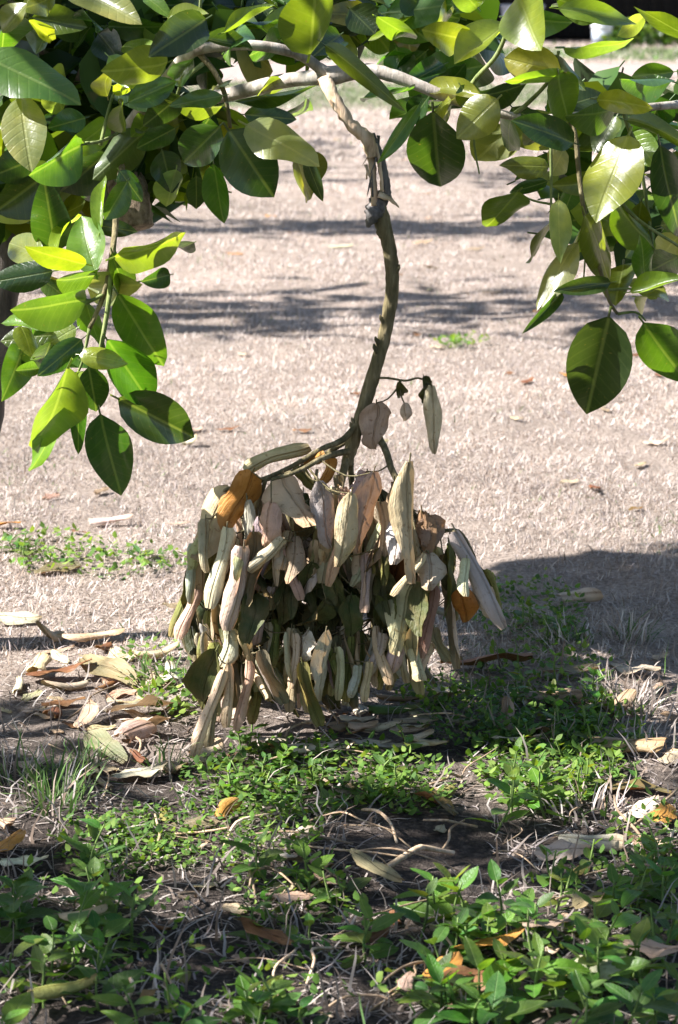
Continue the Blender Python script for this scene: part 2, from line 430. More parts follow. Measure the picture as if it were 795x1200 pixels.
# ------------------------------------------------------------------ grass blades
def blades(root, h, lean_dir, lean, width, color, rows=3, droop=0.3):
    """root (n,3), h, lean_dir, lean (0 upright .. 1.5 lying), returns V, faces, C"""
    n = len(root)
    ts = np.linspace(0, 1, rows)
    yaw = lean_dir + np.pi / 2 + rng.normal(0, 0.5, n)
    sx, sy = np.cos(yaw), np.sin(yaw)
    V = []; C = []
    px_ = np.zeros((n, 3)); px_[:] = root
    ang = lean.copy(); kink = rng.normal(0, 0.55, (rows, n)); dirn = lean_dir.copy()
    prev_t = 0
    for r, t in enumerate(ts):
        if r > 0:
            step = h * (t - prev_t); prev_t = t
            ang = ang + droop * rng.random(n) + kink[r] * 0.4
            dirn = dirn + kink[r]
            px_ = px_ + np.stack([np.sin(ang) * np.cos(dirn), np.sin(ang) * np.sin(dirn), np.cos(ang)], -1) * step[:, None]
            px_[:, 2] = np.maximum(px_[:, 2], gh(px_[:, 0], px_[:, 1]) + 0.0015)
        w = width * (1 - 0.55 * t) * 0.5
        off = np.stack([sx * w, sy * w, np.zeros(n)], -1)
        cc = color * (0.82 + 0.25 * t)
        if r < rows - 1:
            V += [px_ - off, px_ + off]; C += [cc, cc]
        else:
            V += [px_.copy()]; C += [cc]
    k = 2 * rows - 1
    V = np.stack(V, 1).reshape(-1, 3); C = np.stack(C, 1).reshape(-1, 3)
    b = np.arange(n)[:, None] * k
    quads = []
    for r in range(rows - 2):
        quads.append(b + np.array([[2 * r, 2 * r + 1, 2 * r + 3, 2 * r + 2]]))
    tri = b + np.array([[k - 3, k - 2, k - 1]])
    return V, np.concatenate(quads), tri, C
STRAW = np.array([(0.56, 0.475, 0.41), (0.65, 0.565, 0.50), (0.45, 0.36, 0.295), (0.60, 0.515, 0.46), (0.70, 0.625, 0.56), (0.37, 0.295, 0.245), (0.50, 0.425, 0.405), (0.32, 0.235, 0.175)])
GREEN = np.array([(0.06, 0.13, 0.025), (0.09, 0.17, 0.035), (0.12, 0.20, 0.05), (0.16, 0.22, 0.08)])
def lump(x, y, s, seed):
    r = np.random.default_rng(seed); v = 0
    for k in range(5):
        a, b, c = r.normal(0, s, 3); v = v + np.sin(a * x + b * y + c * 9)
    return v / 5
def lawn_zone(d0, d1, dens, hmin, hmax, w, lean_m, rows, greenp, margin=1.25):
    area = (d1 - d0) * (d0 + d1) * 0.142 * margin
    n = int(area * dens)
    y = np.sqrt(rng.random(n) * (d1 ** 2 - d0 ** 2) + d0 ** 2)
    x = (rng.random(n) * 2 - 1) * y * 0.142 * margin
    # tufts: pull blades together and thin out between
    keep = rng.random(n) < 0.66 + 0.7 * lump(x, y, 9, 3) + 0.55 * lump(x, y, 30, 5)
    if d0 < 3.5:
        sx, sy = gxy(505, 1000)
        keep &= ~(((x - sx) / 0.085) ** 2 + ((y - sy) / 0.11) ** 2 < 0.6 + 0.8 * rng.random(n))
    x, y = x[keep], y[keep]; n = len(x)
    h = hmin + (hmax - hmin) * rng.random(n) ** 1.6
    c = STRAW[rng.integers(0, len(STRAW), n)] * (0.8 + 0.35 * rng.random(n))[:, None]
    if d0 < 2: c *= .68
    c *= (1 + .30 * lump(x, y, 2.2, 21) + .16 * lump(x, y, 7, 22) + .12 * lump(x, y, 26, 23))[:, None]
    pg = greenp * np.clip(0.4 + 1.8 * lump(x, y, 4, 8), 0, 3)
    far = ((y > 17.5) & (y < 21.5)) | ((y > 27.5) & (y < 32.5))
    pg = np.where(far, 0.75, pg)
    isg = rng.random(n) < pg
    c[isg] = GREEN[rng.integers(0, 4, isg.sum())] * (0.8 + 0.6 * rng.random(isg.sum()))[:, None]
    root = np.stack([x, y, gh(x, y) - 0.002], -1)
    return blades(root, h, rng.random(n) * 6.283, np.abs(rng.normal(lean_m, 0.5, n)), w * (0.6 + 0.8 * rng.random(n)), c, rows)
def join_blades(parts):
    V = []; Q = []; T = []; C = []; o = 0
    for v, q_, t, c in parts:
        V.append(v); Q.append(q_ + o); T.append(t + o); C.append(c); o += len(v)
    return np.concatenate(V), [np.concatenate(Q), np.concatenate(T)], np.concatenate(C)
parts = [lawn_zone(1.85, 3.1, 9000, .018, .070, .0026, 1.1, 5, .06),
         lawn_zone(3.1, 4.6, 38000, .008, .026, .0018, .85, 4, .035),
         lawn_zone(4.6, 7.5, 25000, .008, .024, .0021, .85, 4, .018),
         lawn_zone(7.5, 12, 9000, .010, .028, .0032, .85, 3, .018),
         lawn_zone(12, 20, 1100, .02, .05, .008, .8, 3, .03),
         lawn_zone(20, 22.6, 500, .02, .06, .012, .8, 3, .05),
         lawn_zone(26.8, 35, 300, .03, .10, .016, .7, 3, .1)]
V, fs, C = join_blades(parts)
go = mobj('lawn_grass', mesh_np('lawn_grass', V, fs, colors=C), M['grass'])
tag(go, 'short curled pale straw blades of the dormant lawn', 'grass', kind='stuff')

# ------------------------------------------------------------------ leaf meshes
def leaf_mesh(name, nl=10, nw=4, ratio=0.5, fold=0.25, bend=0.15, twist=0.0, wave=0.03, tip=1.0, seed=0, stalk=0.10, pk=0.84, cup=0.0):
    """citrus leaf of length 1 along +Y, upper face +Z, full width = ratio"""
    r = np.random.default_rng(seed)
    V = []; UV = []
    ph = r.random(4) * 6.28
    for i in range(nl + 1):
        s = i / nl
        w = ratio * 0.5 * (math.sin(math.pi * min(1, s ** pk)) ** 0.68) if 0 < s < 1 else 0.0
        w *= (1 - 0.16 * tip * s)
        if s > 0.9: w *= 0.95
        zc = -bend * (s ** 1.6) * 1.0 + 0.02 * math.sin(ph[0] + 5 * s)
        for j in range(nw + 1):
            t = -1 + 2 * j / nw
            x = t * w
            z = zc + fold * abs(x) * (1 - 0.3 * s) + cup * x * x * 4 / ratio + wave * (abs(t) ** 2) * math.sin(ph[1] + 9 * s + (2.0 if t > 0 else 0)) * (1 if 0 < i < nl else 0)
            a = twist * s
            xr = x * math.cos(a) - (z - zc) * math.sin(a); zr = zc + x * math.sin(a) + (z - zc) * math.cos(a)
            V.append((xr, s, zr)); UV.append((0.5 + t * 0.5 * (w / (ratio * 0.5) if w else 0), s))
    F_ = []
    for i in range(nl):
        for j in range(nw):
            a = i * (nw + 1) + j
            F_.append((a, a + 1, a + nw + 2, a + nw + 1))
    # petiole
    b = len(V); pr_ = 0.013
    z0 = V[nw // 2][2]
    for (yy, zz) in ((0.02, z0), (-stalk, z0 + 0.02)):
        for k in range(3):
            an = k * 2.094
            V.append((pr_ * math.cos(an), yy, zz + pr_ * math.sin(an))); UV.append((0.5, 0.0))
    for k in range(3):
        k2 = (k + 1) % 3
        F_.append((b + k, b + k2, b + 3 + k2, b + 3 + k))
    return mesh_np(name, np.array(V), [np.array(F_)], uv=np.array(UV))
def curled_mesh(name, nl=10, nw=8, ratio=0.42, curl=2.2, bend=0.1, side=0.0, twist=0.0, crinkle=0.02, seed=0, stalk=0.08, open_end=0.0, tip_p=0.62, base_p=0.8):
    """dried leaf rolled round its length: concave on +Z; R follows from the leaf width"""
    r = np.random.default_rng(seed); ph = r.random(6) * 6.28
    V = []; UV = []
    for i in range(nl + 1):
        s = i / nl
        prof = max(0.05, math.sin(math.pi * min(1, max(0.0, s * 0.94 + 0.03) ** 0.8)) ** (base_p if s < .5 else tip_p))
        w = ratio * 0.5 * prof
        w *= 1 + .05 * math.sin(ph[5] + 9 * s) + .025 * math.sin(ph[2] + 23 * s)
        cu = curl * (0.55 + 0.45 * math.sin(math.pi * min(1, s * 0.9 + .1))) * (1 - open_end * s) * (1 + .15 * math.sin(ph[4] + 5.5 * s))
        R = max(w / max(cu, 0.05), 0.02)
        zc = -bend * s * s + 0.012 * math.sin(ph[0] + 7 * s); xc = side * s * s + 0.010 * math.sin(ph[1] + 6 * s)
        for j in range(nw + 1):
            t = -1 + 2 * j / nw
            a = t * cu + 0.14 * math.sin(ph[2] + 4 * s)
            x = R * math.sin(a); z = R * (1 - math.cos(a))
            z += crinkle * (math.sin(ph[3] + 11 * s + 3 * t) * abs(t) + .5 * math.sin(ph[0] + 17 * s + 7 * t)); x += crinkle * 0.6 * math.sin(ph[4] + 9 * s) * abs(t)
            tw = twist * s
            V.append((xc + x * math.cos(tw) - z * math.sin(tw), s, zc + x * math.sin(tw) + z * math.cos(tw)))
            UV.append((0.5 + 0.5 * t * prof, s))
    F_ = []
    for i in range(nl):
        for j in range(nw):
            a = i * (nw + 1) + j
            F_.append((a, a + 1, a + nw + 2, a + nw + 1))
    b = len(V)
    for (yy, zz) in ((0.03, 0.0), (-stalk, -0.01)):
        for k in range(3):
            an = k * 2.094
            V.append((0.012 * math.cos(an), yy, zz + 0.012 * math.sin(an))); UV.append((0.5, 0.0))
    for k in range(3):
        k2 = (k + 1) % 3
        F_.append((b + k, b + k2, b + 3 + k2, b + 3 + k))
    me = mesh_np(name, np.array(V), [np.array(F_)], uv=np.array(UV))
    VV = np.array(V)[:b]
    me['xw'] = float(VV[:, 0].max() - VV[:, 0].min() - abs(side))
    return me

GL = [leaf_mesh('citrus_leaf', nl=11, nw=6, fold=f, bend=b, twist=t, wave=w, seed=k, tip=tp, pk=(.8, .9, 1.0, .86)[k % 4], cup=(.25, -.2, .4, -.35, .1)[k % 5]) for k, (f, b, t, w, tp) in enumerate([
    (.15, .05, .1, .016, 1), (.35, .22, .4, .03, 1.2), (.10, .30, -.5, .035, .6), (.45, .14, .2, .02, 1), (.22, .40, .5, .03, .9),
    (.05, .15, -.3, .045, .7), (.60, .28, .2, .016, 1), (.20, -.10, .35, .03, .8), (.3, .5, -.4, .03, 1.0), (.12, .06, -.7, .04, .7), (.4, -.2, .3, .03, .8), (.2, .25, .8, .035, .9)])]
for me in GL: me.materials.append(M['leaf'])
DL = [curled_mesh('dried_leaf', curl=c, bend=b, side=s, twist=t, seed=40 + k, crinkle=cr, ratio=ra, tip_p=(.32, .42, .30, .5, .36)[k % 5], nl=12, base_p=.55) for k, (c, b, s, t, cr, ra) in enumerate([
    (2.4, .05, .08, .25, .010, .46), (2.0, .12, -.10, .5, .013, .44), (1.6, .2, .14, -.4, .014, .42), (2.8, .08, .03, .3, .010, .5), (1.3, .1, -.14, .7, .016, .42),
    (2.2, -.12, .12, -.5, .012, .46), (1.8, .3, -.05, .3, .013, .44), (2.6, .15, -.16, -.4, .010, .5), (1.5, .25, .2, -.8, .016, .42), (2.0, -.2, -.08, .6, .014, .46)])]
FL = [curled_mesh('flat_dried_leaf', curl=c, bend=b, side=s, twist=t, seed=80 + k, crinkle=cr, ratio=ra) for k, (c, b, s, t, cr, ra) in enumerate([
    (1.0, .12, .05, .4, .03, .48), (1.3, .25, -.05, -.5, .035, .46), (.75, .05, .06, .8, .04, .5), (1.15, -.15, -.06, -.5, .03, .46), (1.5, .35, .08, .6, .03, .46), (.9, .3, -.1, -.9, .035, .48)])]
LL = [curled_mesh('litter_leaf', curl=c, bend=b, side=s, twist=t, seed=120 + k, crinkle=cr, ratio=ra) for k, (c, b, s, t, cr, ra) in enumerate([
    (.45, .10, .05, .2, .035, .48), (.65, .16, -.05, -.3, .045, .46), (.3, .05, .02, .4, .05, .5), (.55, -.10, 0, -.2, .045, .46), (.7, .12, .08, .3, .05, .46), (.5, -.06, -.06, .5, .055, .5)])]
for me in DL + FL + LL: me.materials.append(M['dead'])

def frame_from(B, T, roll, flip=False):
    y = (T - B); Ln = y.length; y.normalize()
    v = (CAM - (B + T) * 0.5); n0 = (v - y * v.dot(y)).normalized()
    n = Matrix.Rotation(roll, 3, y) @ n0
    if flip: n = -n
    x = y.cross(n).normalized()
    return x, y, n, Ln
def place_leaf(me, name, B, T, wpx, d, roll, flip, colr, parent, mesh_w, zscale=None, stalk=True):
    x, y, n, Ln = frame_from(B, T, roll, flip)
    W = wpx * d / F / (max(0.55, abs(math.cos(roll))) if mesh_w == 0.47 else 1.0)
    sx = W / mesh_w
    sz = zscale if zscale is not None else Ln
    m = Matrix((x * sx, y * Ln, n * sz)).transposed().to_4x4()
    m.translation = B - (parent.location if parent else Vector())
    o = bpy.data.objects.new(name, me)
    o.matrix_basis = m
    o.color = (*colr, 1)
    link(o, parent)
    return o

# ================================================================== CITRUS TREE
D = 2.80
trunk_base = at(-62, 770, 3.2); trunk_base.z = float(gh(trunk_base.x, trunk_base.y))
tree = empty('citrus_tree', trunk_base)
tag(tree, 'leafy green citrus tree whose low boughs frame the top of the picture', 'tree')

def pts(lst): return [at(x, y, d) for x, y, d in lst]
fork = at(386, 90, 2.80)
t = Tubes()
crotch = at(70, 60, 3.25)
t.add([trunk_base - Vector((0.015, 0, 0.03)), at(-30, 560, 3.22), at(-8, 420, 3.24), at(8, 300, 3.25), at(34, 180, 3.25), crotch], [.034, .027, .0245, .023, .022, .022], seg=12, sub=6, bumps=.06)
t.build('trunk', M['dark_bark'], tree)
def bough(name, lst, rad, mat='bark', seg=9, bumps=.05):
    tb = Tubes(); tb.add(lst, rad, seg=seg, sub=6, bumps=bumps); return tb.build(name, M[mat], tree)
# pale limb behind, running from the crotch to the fork
bough('bough', [crotch] + pts([(95, 118, 3.35), (190, 122, 3.05), (262, 112, 2.92), (330, 95, 2.84)]) + [fork], [.022, .011, .009, .0085, .0085, .009])
# grey limb in front
bough('bough', pts([(150, 150, 2.98), (196, 92, 2.86), (228, 60, 2.80), (290, 53, 2.78), (345, 62, 2.79), (372, 78, 2.80)]) + [fork], [.009, .0072, .0064, .0062, .006, .0066, .0085])
bough('bough', [crotch, at(120, 190, 3.35), at(150, 150, 2.98)], [.024, .016, .011])
# limb to the right of the fork
bough('bough', [fork] + pts([(430, 83, 2.79), (470, 92, 2.78), (520, 112, 2.77), (560, 126, 2.76), (612, 138, 2.76), (668, 136, 2.78), (730, 128, 2.82), (830, 120, 2.9)]),
      [.012, .0085, .0075, .0065, .0052, .0045, .004, .0045, .005])
# pruned stub
tb = Tubes(); tb.add([at(128, 150, 3.1), at(146, 205, 3.02), at(154, 240, 2.99), at(160, 268, 2.98)], [.020, .024, .025, .022], seg=14, sub=6, bumps=.05)
tb.build('limb_stub', M['rough_bark'], tree)
# twigs that carry the leaf sprays
for lst, rd in [
    ([(150, 150, 2.98), (138, 230, 2.88), (133, 290, 2.82), (122, 345, 2.80), (105, 385, 2.79)], .0045),
    ([(133, 290, 2.82), (128, 350, 2.79), (120, 400, 2.78), (112, 440, 2.78), (108, 480, 2.78)], .0035),
    ([(122, 345, 2.80), (90, 360, 2.79), (50, 372, 2.80), (20, 378, 2.82)], .0025),
    ([(133, 290, 2.82), (150, 330, 2.80), (170, 328, 2.80), (200, 322, 2.80)], .0018),
    ([(105, 385, 2.79), (98, 420, 2.79), (90, 440, 2.79)], .0022),
    ([(120, 400, 2.78), (130, 440, 2.78), (145, 466, 2.78)], .0022),
    ([(233, 62, 2.80), (252, 85, 2.79), (264, 112, 2.78), (270, 150, 2.78)], .004),
    ([(238, 75, 2.79), (215, 95, 2.78), (205, 120, 2.8)], .003),
    ([(215, 45, 2.78), (233, 20, 2.76), (236, -30, 2.75)], .003),
    ([(362, 62, 2.79), (365, 30, 2.78), (360, -30, 2.78)], .003),
    ([(100, 168, 2.8), (120, 165, 2.82), (150, 150, 2.98)], .0025),
    ([(118, 170, 2.82), (130, 120, 2.84), (140, 95, 2.86)], .0025),
    ([(32, 20, 2.84), (32, -20, 2.84)], .0022),
    ([(540, 118, 2.77), (560, 90, 2.75), (584, 62, 2.74), (600, 20, 2.72), (615, -20, 2.7)], .0034),
    ([(600, 136, 2.76), (622, 118, 2.75), (645, 92, 2.74), (655, 60, 2.73)], .0030),
    ([(668, 136, 2.78), (675, 165, 2.77), (680, 215, 2.76), (688, 262, 2.75), (702, 310, 2.75), (714, 352, 2.75), (724, 368, 2.75)], .0036),
    ([(645, 140, 2.78), (646, 180, 2.78), (646, 250, 2.78)], .0024),
    ([(714, 340, 2.75), (735, 338, 2.75), (742, 340, 2.75)], .002),
    ([(724, 368, 2.75), (745, 366, 2.75), (757, 376, 2.75)], .002),
    ([(730, 128, 2.82), (752, 200, 2.85), (765, 290, 2.86)], .003),
    ([(715, 220, 2.82), (745, 255, 2.84), (798, 290, 2.86)], .003),
    ([(555, 130, 2.76), (556, 170, 2.76), (562, 204, 2.76)], .0016),
    ([(650, 240, 2.78), (625, 235, 2.79), (608, 226, 2.79)], .0018),
    ([(690, 230, 2.76), (684, 330, 2.76), (680, 328, 2.76)], .0012),
]:
    tb = Tubes(); tb.add(pts(lst), [rd * (1 - .45 * k / (len(lst) - 1)) for k in range(len(lst))], seg=6, sub=4, bumps=.08)
    tb.build('twig', M['green_twig'] if rd < .0036 else M['olive_bark'], tree)

# --- leaf colours
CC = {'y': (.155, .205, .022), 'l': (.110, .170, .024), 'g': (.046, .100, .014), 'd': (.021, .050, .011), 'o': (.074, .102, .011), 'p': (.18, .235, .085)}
# (base x, base y, tip x, tip y, width, depth, colour, light) light: L sunlit face, T lit from behind, D as it falls
LEAVES = [
 (80,-18,165,26,44,2.74,'p','L'), (32,4,9,42,26,2.78,'l','L'), (34,24,72,52,17,2.79,'y','T'), (-18,66,88,106,60,2.76,'g','L'),
 (24,112,28,188,52,2.75,'p','L'), (98,170,27,203,46,2.72,'g','T'), (101,138,58,150,30,2.76,'d','D'), (126,113,110,64,24,2.76,'o','T'),
 (128,66,158,98,30,2.82,'p','L'), (186,66,134,36,26,2.80,'l','L'), (188,70,128,60,26,2.86,'o','T'), (145,95,190,103,16,2.76,'y','L'),
 (132,100,162,112,20,2.80,'y','T'), (142,122,158,162,28,2.80,'o','T'), (243,22,182,62,46,2.74,'d','D'), (196,20,242,14,16,2.76,'l','L'),
 (262,38,325,11,13,2.74,'l','L'), (270,42,310,30,18,2.79,'g','T'), (362,64,372,-34,58,2.72,'o','T'), (380,52,456,106,22,2.72,'o','T'),
 (480,100,431,137,36,2.76,'g','T'), (492,122,457,183,20,2.74,'g','D'), (508,130,511,240,70,2.73,'d','D'), (530,118,478,137,24,2.72,'y','L'),
 (518,122,522,166,34,2.75,'o','T'), (584,116,533,160,46,2.70,'l','L'), (563,110,486,97,26,2.72,'y','L'), (540,100,562,132,30,2.74,'d','D'),
 (592,26,536,82,30,2.70,'y','L'), (546,44,509,50,26,2.72,'l','T'), (607,-6,632,58,58,2.68,'y','L'), (654,10,753,22,28,2.70,'l','D'),
 (812,44,756,22,26,2.70,'o','T'), (660,56,748,74,22,2.72,'l','T'), (640,64,696,110,22,2.71,'d','D'), (658,84,594,72,42,2.69,'y','L'),
 (662,86,600,106,16,2.70,'l','T'), (655,86,659,138,40,2.68,'o','T'), (674,168,606,141,38,2.68,'d','D'), (737,158,690,246,58,2.66,'y','L'),
 (788,96,721,84,28,2.74,'g','T'), (790,84,742,92,24,2.76,'g','D'), (698,116,762,124,24,2.70,'y','L'), (734,140,806,150,14,2.70,'o','T'),
 (774,168,794,302,38,2.70,'d','D'), (608,224,574,277,48,2.72,'o','T'), (651,248,632,320,28,2.76,'o','T'), (655,234,652,297,28,2.71,'p','L'),
 (678,284,622,356,28,2.73,'p','L'), (684,250,729,336,42,2.70,'o','T'), (717,331,654,341,22,2.68,'d','D'), (660,342,614,390,15,2.72,'d','D'),
 (738,342,806,330,22,2.70,'l','L'), (744,346,788,356,26,2.74,'y','T'), (714,371,687,488,78,2.66,'d','D'), (754,377,808,458,56,2.68,'g','D'),
 (765,290,712,232,46,2.86,'o','D'), (752,236,742,302,32,2.84,'o','D'), (757,334,762,284,18,2.74,'g','T'), (643,196,602,188,28,2.80,'o','D'),
 (642,212,598,228,18,2.80,'d','D'), (640,150,612,178,24,2.80,'o','D'), (770,130,730,190,40,2.86,'d','D'), (796,300,744,330,40,2.80,'d','D'),
 (668,300,676,258,12,2.78,'y','T'), (797,210,770,262,36,2.84,'g','D'),
 # left spray
 (66,296,52,210,48,2.82,'d','D'), (62,300,82,225,19,2.76,'y','L'), (112,320,90,249,46,2.74,'l','L'), (102,310,39,304,28,2.72,'y','T'),
 (52,302,-4,272,40,2.78,'y','L'), (62,318,-6,330,36,2.76,'d','D'), (103,352,14,366,46,2.70,'g','T'), (117,272,131,212,17,2.76,'l','L'),
 (134,303,229,281,40,2.72,'l','T'), (138,344,194,440,52,2.72,'g','D'), (200,322,163,331,24,2.74,'d','D'), (126,398,172,466,54,2.70,'g','T'),
 (139,467,231,514,58,2.72,'d','D'), (118,484,141,591,56,2.70,'d','D'), (81,431,49,541,46,2.68,'l','T'), (86,458,48,573,48,2.72,'g','T'),
 (92,455,92,536,22,2.78,'d','D'), (94,416,135,414,24,2.70,'y','L'), (96,398,50,436,30,2.74,'d','D'), (46,432,14,436,18,2.78,'g','D'),
 (52,384,-4,372,20,2.74,'l','L'), (112,324,68,330,32,2.76,'g','T'), (104,430,116,484,40,2.76,'d','D'), (84,436,110,470,30,2.78,'g','T'),
 (100,352,118,412,30,2.80,'g','D'), (60,400,40,452,34,2.82,'d','D'), (90,385,55,398,26,2.74,'l','L'),
 (150,120,206,96,34,2.73,'g','D'), (212,112,168,150,36,2.74,'d','D'), (196,72,150,104,30,2.75,'l','T'), (140,200,168,236,26,2.80,'d','D'), (150,212,122,256,30,2.76,'g','D'),
 (226,70,196,104,26,2.76,'d','D'), (132,296,150,352,30,2.76,'g','T'), (240,44,292,60,22,2.74,'d','D'), (262,60,300,44,24,2.74,'g','T'), (610,132,650,150,22,2.72,'d','D'), (724,124,690,150,30,2.74,'g','T'),
 # middle
 (268,152,322,232,66,2.76,'d','D'), (288,146,369,181,50,2.68,'p','L'), (286,134,348,140,28,2.72,'d','D'), (334,130,384,158,34,2.74,'g','T'),
 (358,184,379,237,18,2.78,'d','D'), (346,178,352,226,38,2.80,'o','T'), (258,148,210,196,48,2.78,'d','D'), (250,192,262,264,30,2.82,'g','D'),
 (302,120,312,84,34,2.82,'l','T'), (274,118,372,110,16,2.65,'d','D'), (262,112,200,124,22,2.76,'g','D'), (262,124,212,140,18,2.78,'l','T'),
 (268,100,242,90,24,2.82,'o','T'), (230,206,232,246,26,2.86,'d','D'), (206,150,160,176,30,2.80,'d','D'),
 # dark mass at the left edge
 (68,196,-6,246,64,2.92,'d','D'), (126,180,70,226,52,2.94,'d','D'), (40,186,-4,206,44,2.9,'d','D'), (120,196,110,252,44,3.0,'d','D'),
 (190,176,206,226,40,2.92,'d','D'), (10,20,-6,60,34,2.84,'g','T'), (98,10,112,44,22,2.84,'d','D'), (66,-6,30,12,26,2.86,'o','T'),
 (170,-4,196,12,18,2.78,'l','L'), (110,262,160,276,20,2.9,'d','D'), (228,284,204,300,22,2.86,'d','D'), (330,44,300,70,30,2.86,'g','T'),
 (410,10,440,40,40,2.84,'d','D'), (470,20,450,55,34,2.84,'g','T'), (500,10,470,-10,36,2.86,'d','D'), (400,40,372,60,34,2.86,'d','D'),
 (462,60,440,84,26,2.86,'g','T'), (500,60,470,84,30,2.86,'d','D'), (520,76,488,90,24,2.84,'d','D'), (442,20,492,50,26,2.80,'l','T'),
 (560,10,536,-16,30,2.8,'l','T'), (510,30,548,12,22,2.78,'y','T'),
]
HALF = (SUN + Vector((0, -1, .22)).normalized()).normalized()
lit_pts = []
leafobjs = 0
KEY = [at(392, 114, 2.76), at(405, 136, 2.75), at(425, 158, 2.755), at(434, 185, 2.77), at(350, 80, 2.81), at(320, 88, 2.82), at(452, 300, 2.78)]
def shades(B, T, w, d):
    for K in KEY:
        for f in (.1, .3, .5, .7, .9):
            v = B.lerp(T, f) - K; al = v.dot(SUN)
            if al > 0 and (v - SUN * al).length < w * d / F * .5 + .006: return True
    return False
for k, (bx, by, tx, ty, w, d, c, lg) in enumerate(LEAVES):
    for dd in (0, -.05, .06, -.09, .11):
        if not shades(at(bx, by, d + dd), at(tx, ty, d + dd), w, d): d += dd; break
    B = at(bx, by, d)
    best = None
    rmax = 40 if w >= 40 else 60
    for roll_deg in range(-rmax, rmax + 1, 10):
        for dd in (-.06, -.03, .0, .04, .07):
            T = at(tx, ty, d + dd)
            x, y, n, Ln = frame_from(B, T, math.radians(roll_deg))
            s = n.dot(SUN)
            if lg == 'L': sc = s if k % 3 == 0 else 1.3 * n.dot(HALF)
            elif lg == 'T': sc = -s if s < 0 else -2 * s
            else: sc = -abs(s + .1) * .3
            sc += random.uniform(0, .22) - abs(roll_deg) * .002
            if best is None or sc > best[0]: best = (sc, roll_deg, T)
    _, rd, T = best
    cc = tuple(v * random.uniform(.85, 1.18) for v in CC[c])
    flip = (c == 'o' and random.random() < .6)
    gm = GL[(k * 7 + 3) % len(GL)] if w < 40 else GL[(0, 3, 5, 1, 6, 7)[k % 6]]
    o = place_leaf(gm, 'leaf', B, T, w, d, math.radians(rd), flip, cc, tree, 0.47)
    leafobjs += 1
    if lg != 'D':
        for f in (.35, .7): lit_pts.append(B.lerp(T, f))
# filler leaves deeper in the boughs
fill = [((0, 250), (0, 190), 34, (2.9, 3.25)), ((0, 130), (180, 260), 10, (2.95, 3.2)), ((160, 260), (120, 230), 12, (2.9, 3.2)), ((240, 560), (-12, 58), 40, (2.86, 3.1)),
        ((600, 800), (95, 230), 20, (2.84, 3.05)), ((720, 800), (200, 330), 9, (2.84, 3.0)), ((20, 110), (300, 440), 12, (2.82, 2.95)), ((560, 800), (-10, 20), 5, (2.8, 3.0)), ((470, 590), (60, 130), 8, (2.8, 2.9))]
for (x0, x1), (y0, y1), n, (d0, d1) in fill:
    for k in range(n):
        bx, by, d = random.uniform(x0, x1), random.uniform(y0, y1), random.uniform(d0, d1)
        an = random.gauss(math.pi / 2, 1.1); ln = random.uniform(48, 92)
        B = at(bx, by, d); T = at(bx + ln * math.cos(an), by + ln * .6 * math.sin(an), d + random.uniform(-.06, .05))
        c = random.choice('dddggglop'); cc = tuple(v * random.uniform(.8, 1.15) for v in CC[c])
        place_leaf(random.choice(GL), 'leaf', B, T, ln * random.uniform(.4, .6), d, math.radians(random.uniform(-60, 60)), random.random() < .3, cc, tree, 0.47)
        leafobjs += 1

# --- crown above the picture: leaves that throw the dappled shade
edge_x = [-200, 0, 100, 200, 330, 450, 545, 572, 600, 795, 1000]
edge_y = [800, 805, 830, 868, 862, 850, 760, 665, 648, 646, 646]
PATCH = [(50,960,55,26),(235,992,105,34),(450,862,62,34),(618,905,75,32),(560,862,40,22),(725,935,52,28),(285,930,70,26),(640,742,36,13),(715,765,44,14),(740,828,40,20),
         (425,1030,30,12),(640,1090,85,48),(565,1165,60,36),(690,1140,60,34),(765,1105,28,20),(360,1172,70,28),(30,1172,40,24),(110,1135,38,11),(480,905,46,20),(330,1055,44,15),
         (770,985,30,24),(782,890,16,14),(150,880,36,16),(40,1050,18,8),(470,985,16,8),(600,1045,24,10),(240,1158,26,10),(140,960,40,16),(380,900,34,14),(40,880,22,14),(500,1180,40,20),(180,1060,26,10)]
rf = random.Random(5)
for k in range(95):
    x_, y_ = rf.uniform(-20, 815), rf.uniform(700, 1200)
    if y_ < np.interp(x_, edge_x, edge_y) + 40: continue
    r_ = rf.uniform(5, 17); PATCH.append((x_, y_, r_ * rf.uniform(.8, 1.6), r_ * rf.uniform(.35, .7)))
PATCH = [(x_, y_, rx_ * (.8 if y_ > 1000 else 1), ry_ * (.75 if y_ > 1000 else 1)) for x_, y_, rx_, ry_ in PATCH]
PA = np.array(PATCH, float)
def in_patch(u, v, grow=1.0):
    return bool(((((u - PA[:, 0]) / PA[:, 2]) ** 2 + ((v - PA[:, 1]) / PA[:, 3]) ** 2) < grow).any())
def want_shade(u, v):
    return v > np.interp(u, edge_x, edge_y) and not in_patch(u, v)
LV = np.array([v.co[:] for v in leaf_mesh('tmp_leaf', nl=4, nw=2, fold=.25, bend=.2, seed=5).vertices])
tmpm = bpy.data.meshes['tmp_leaf']
LF = np.array([p.vertices[:] for p in tmpm.polygons]); bpy.data.meshes.remove(tmpm)
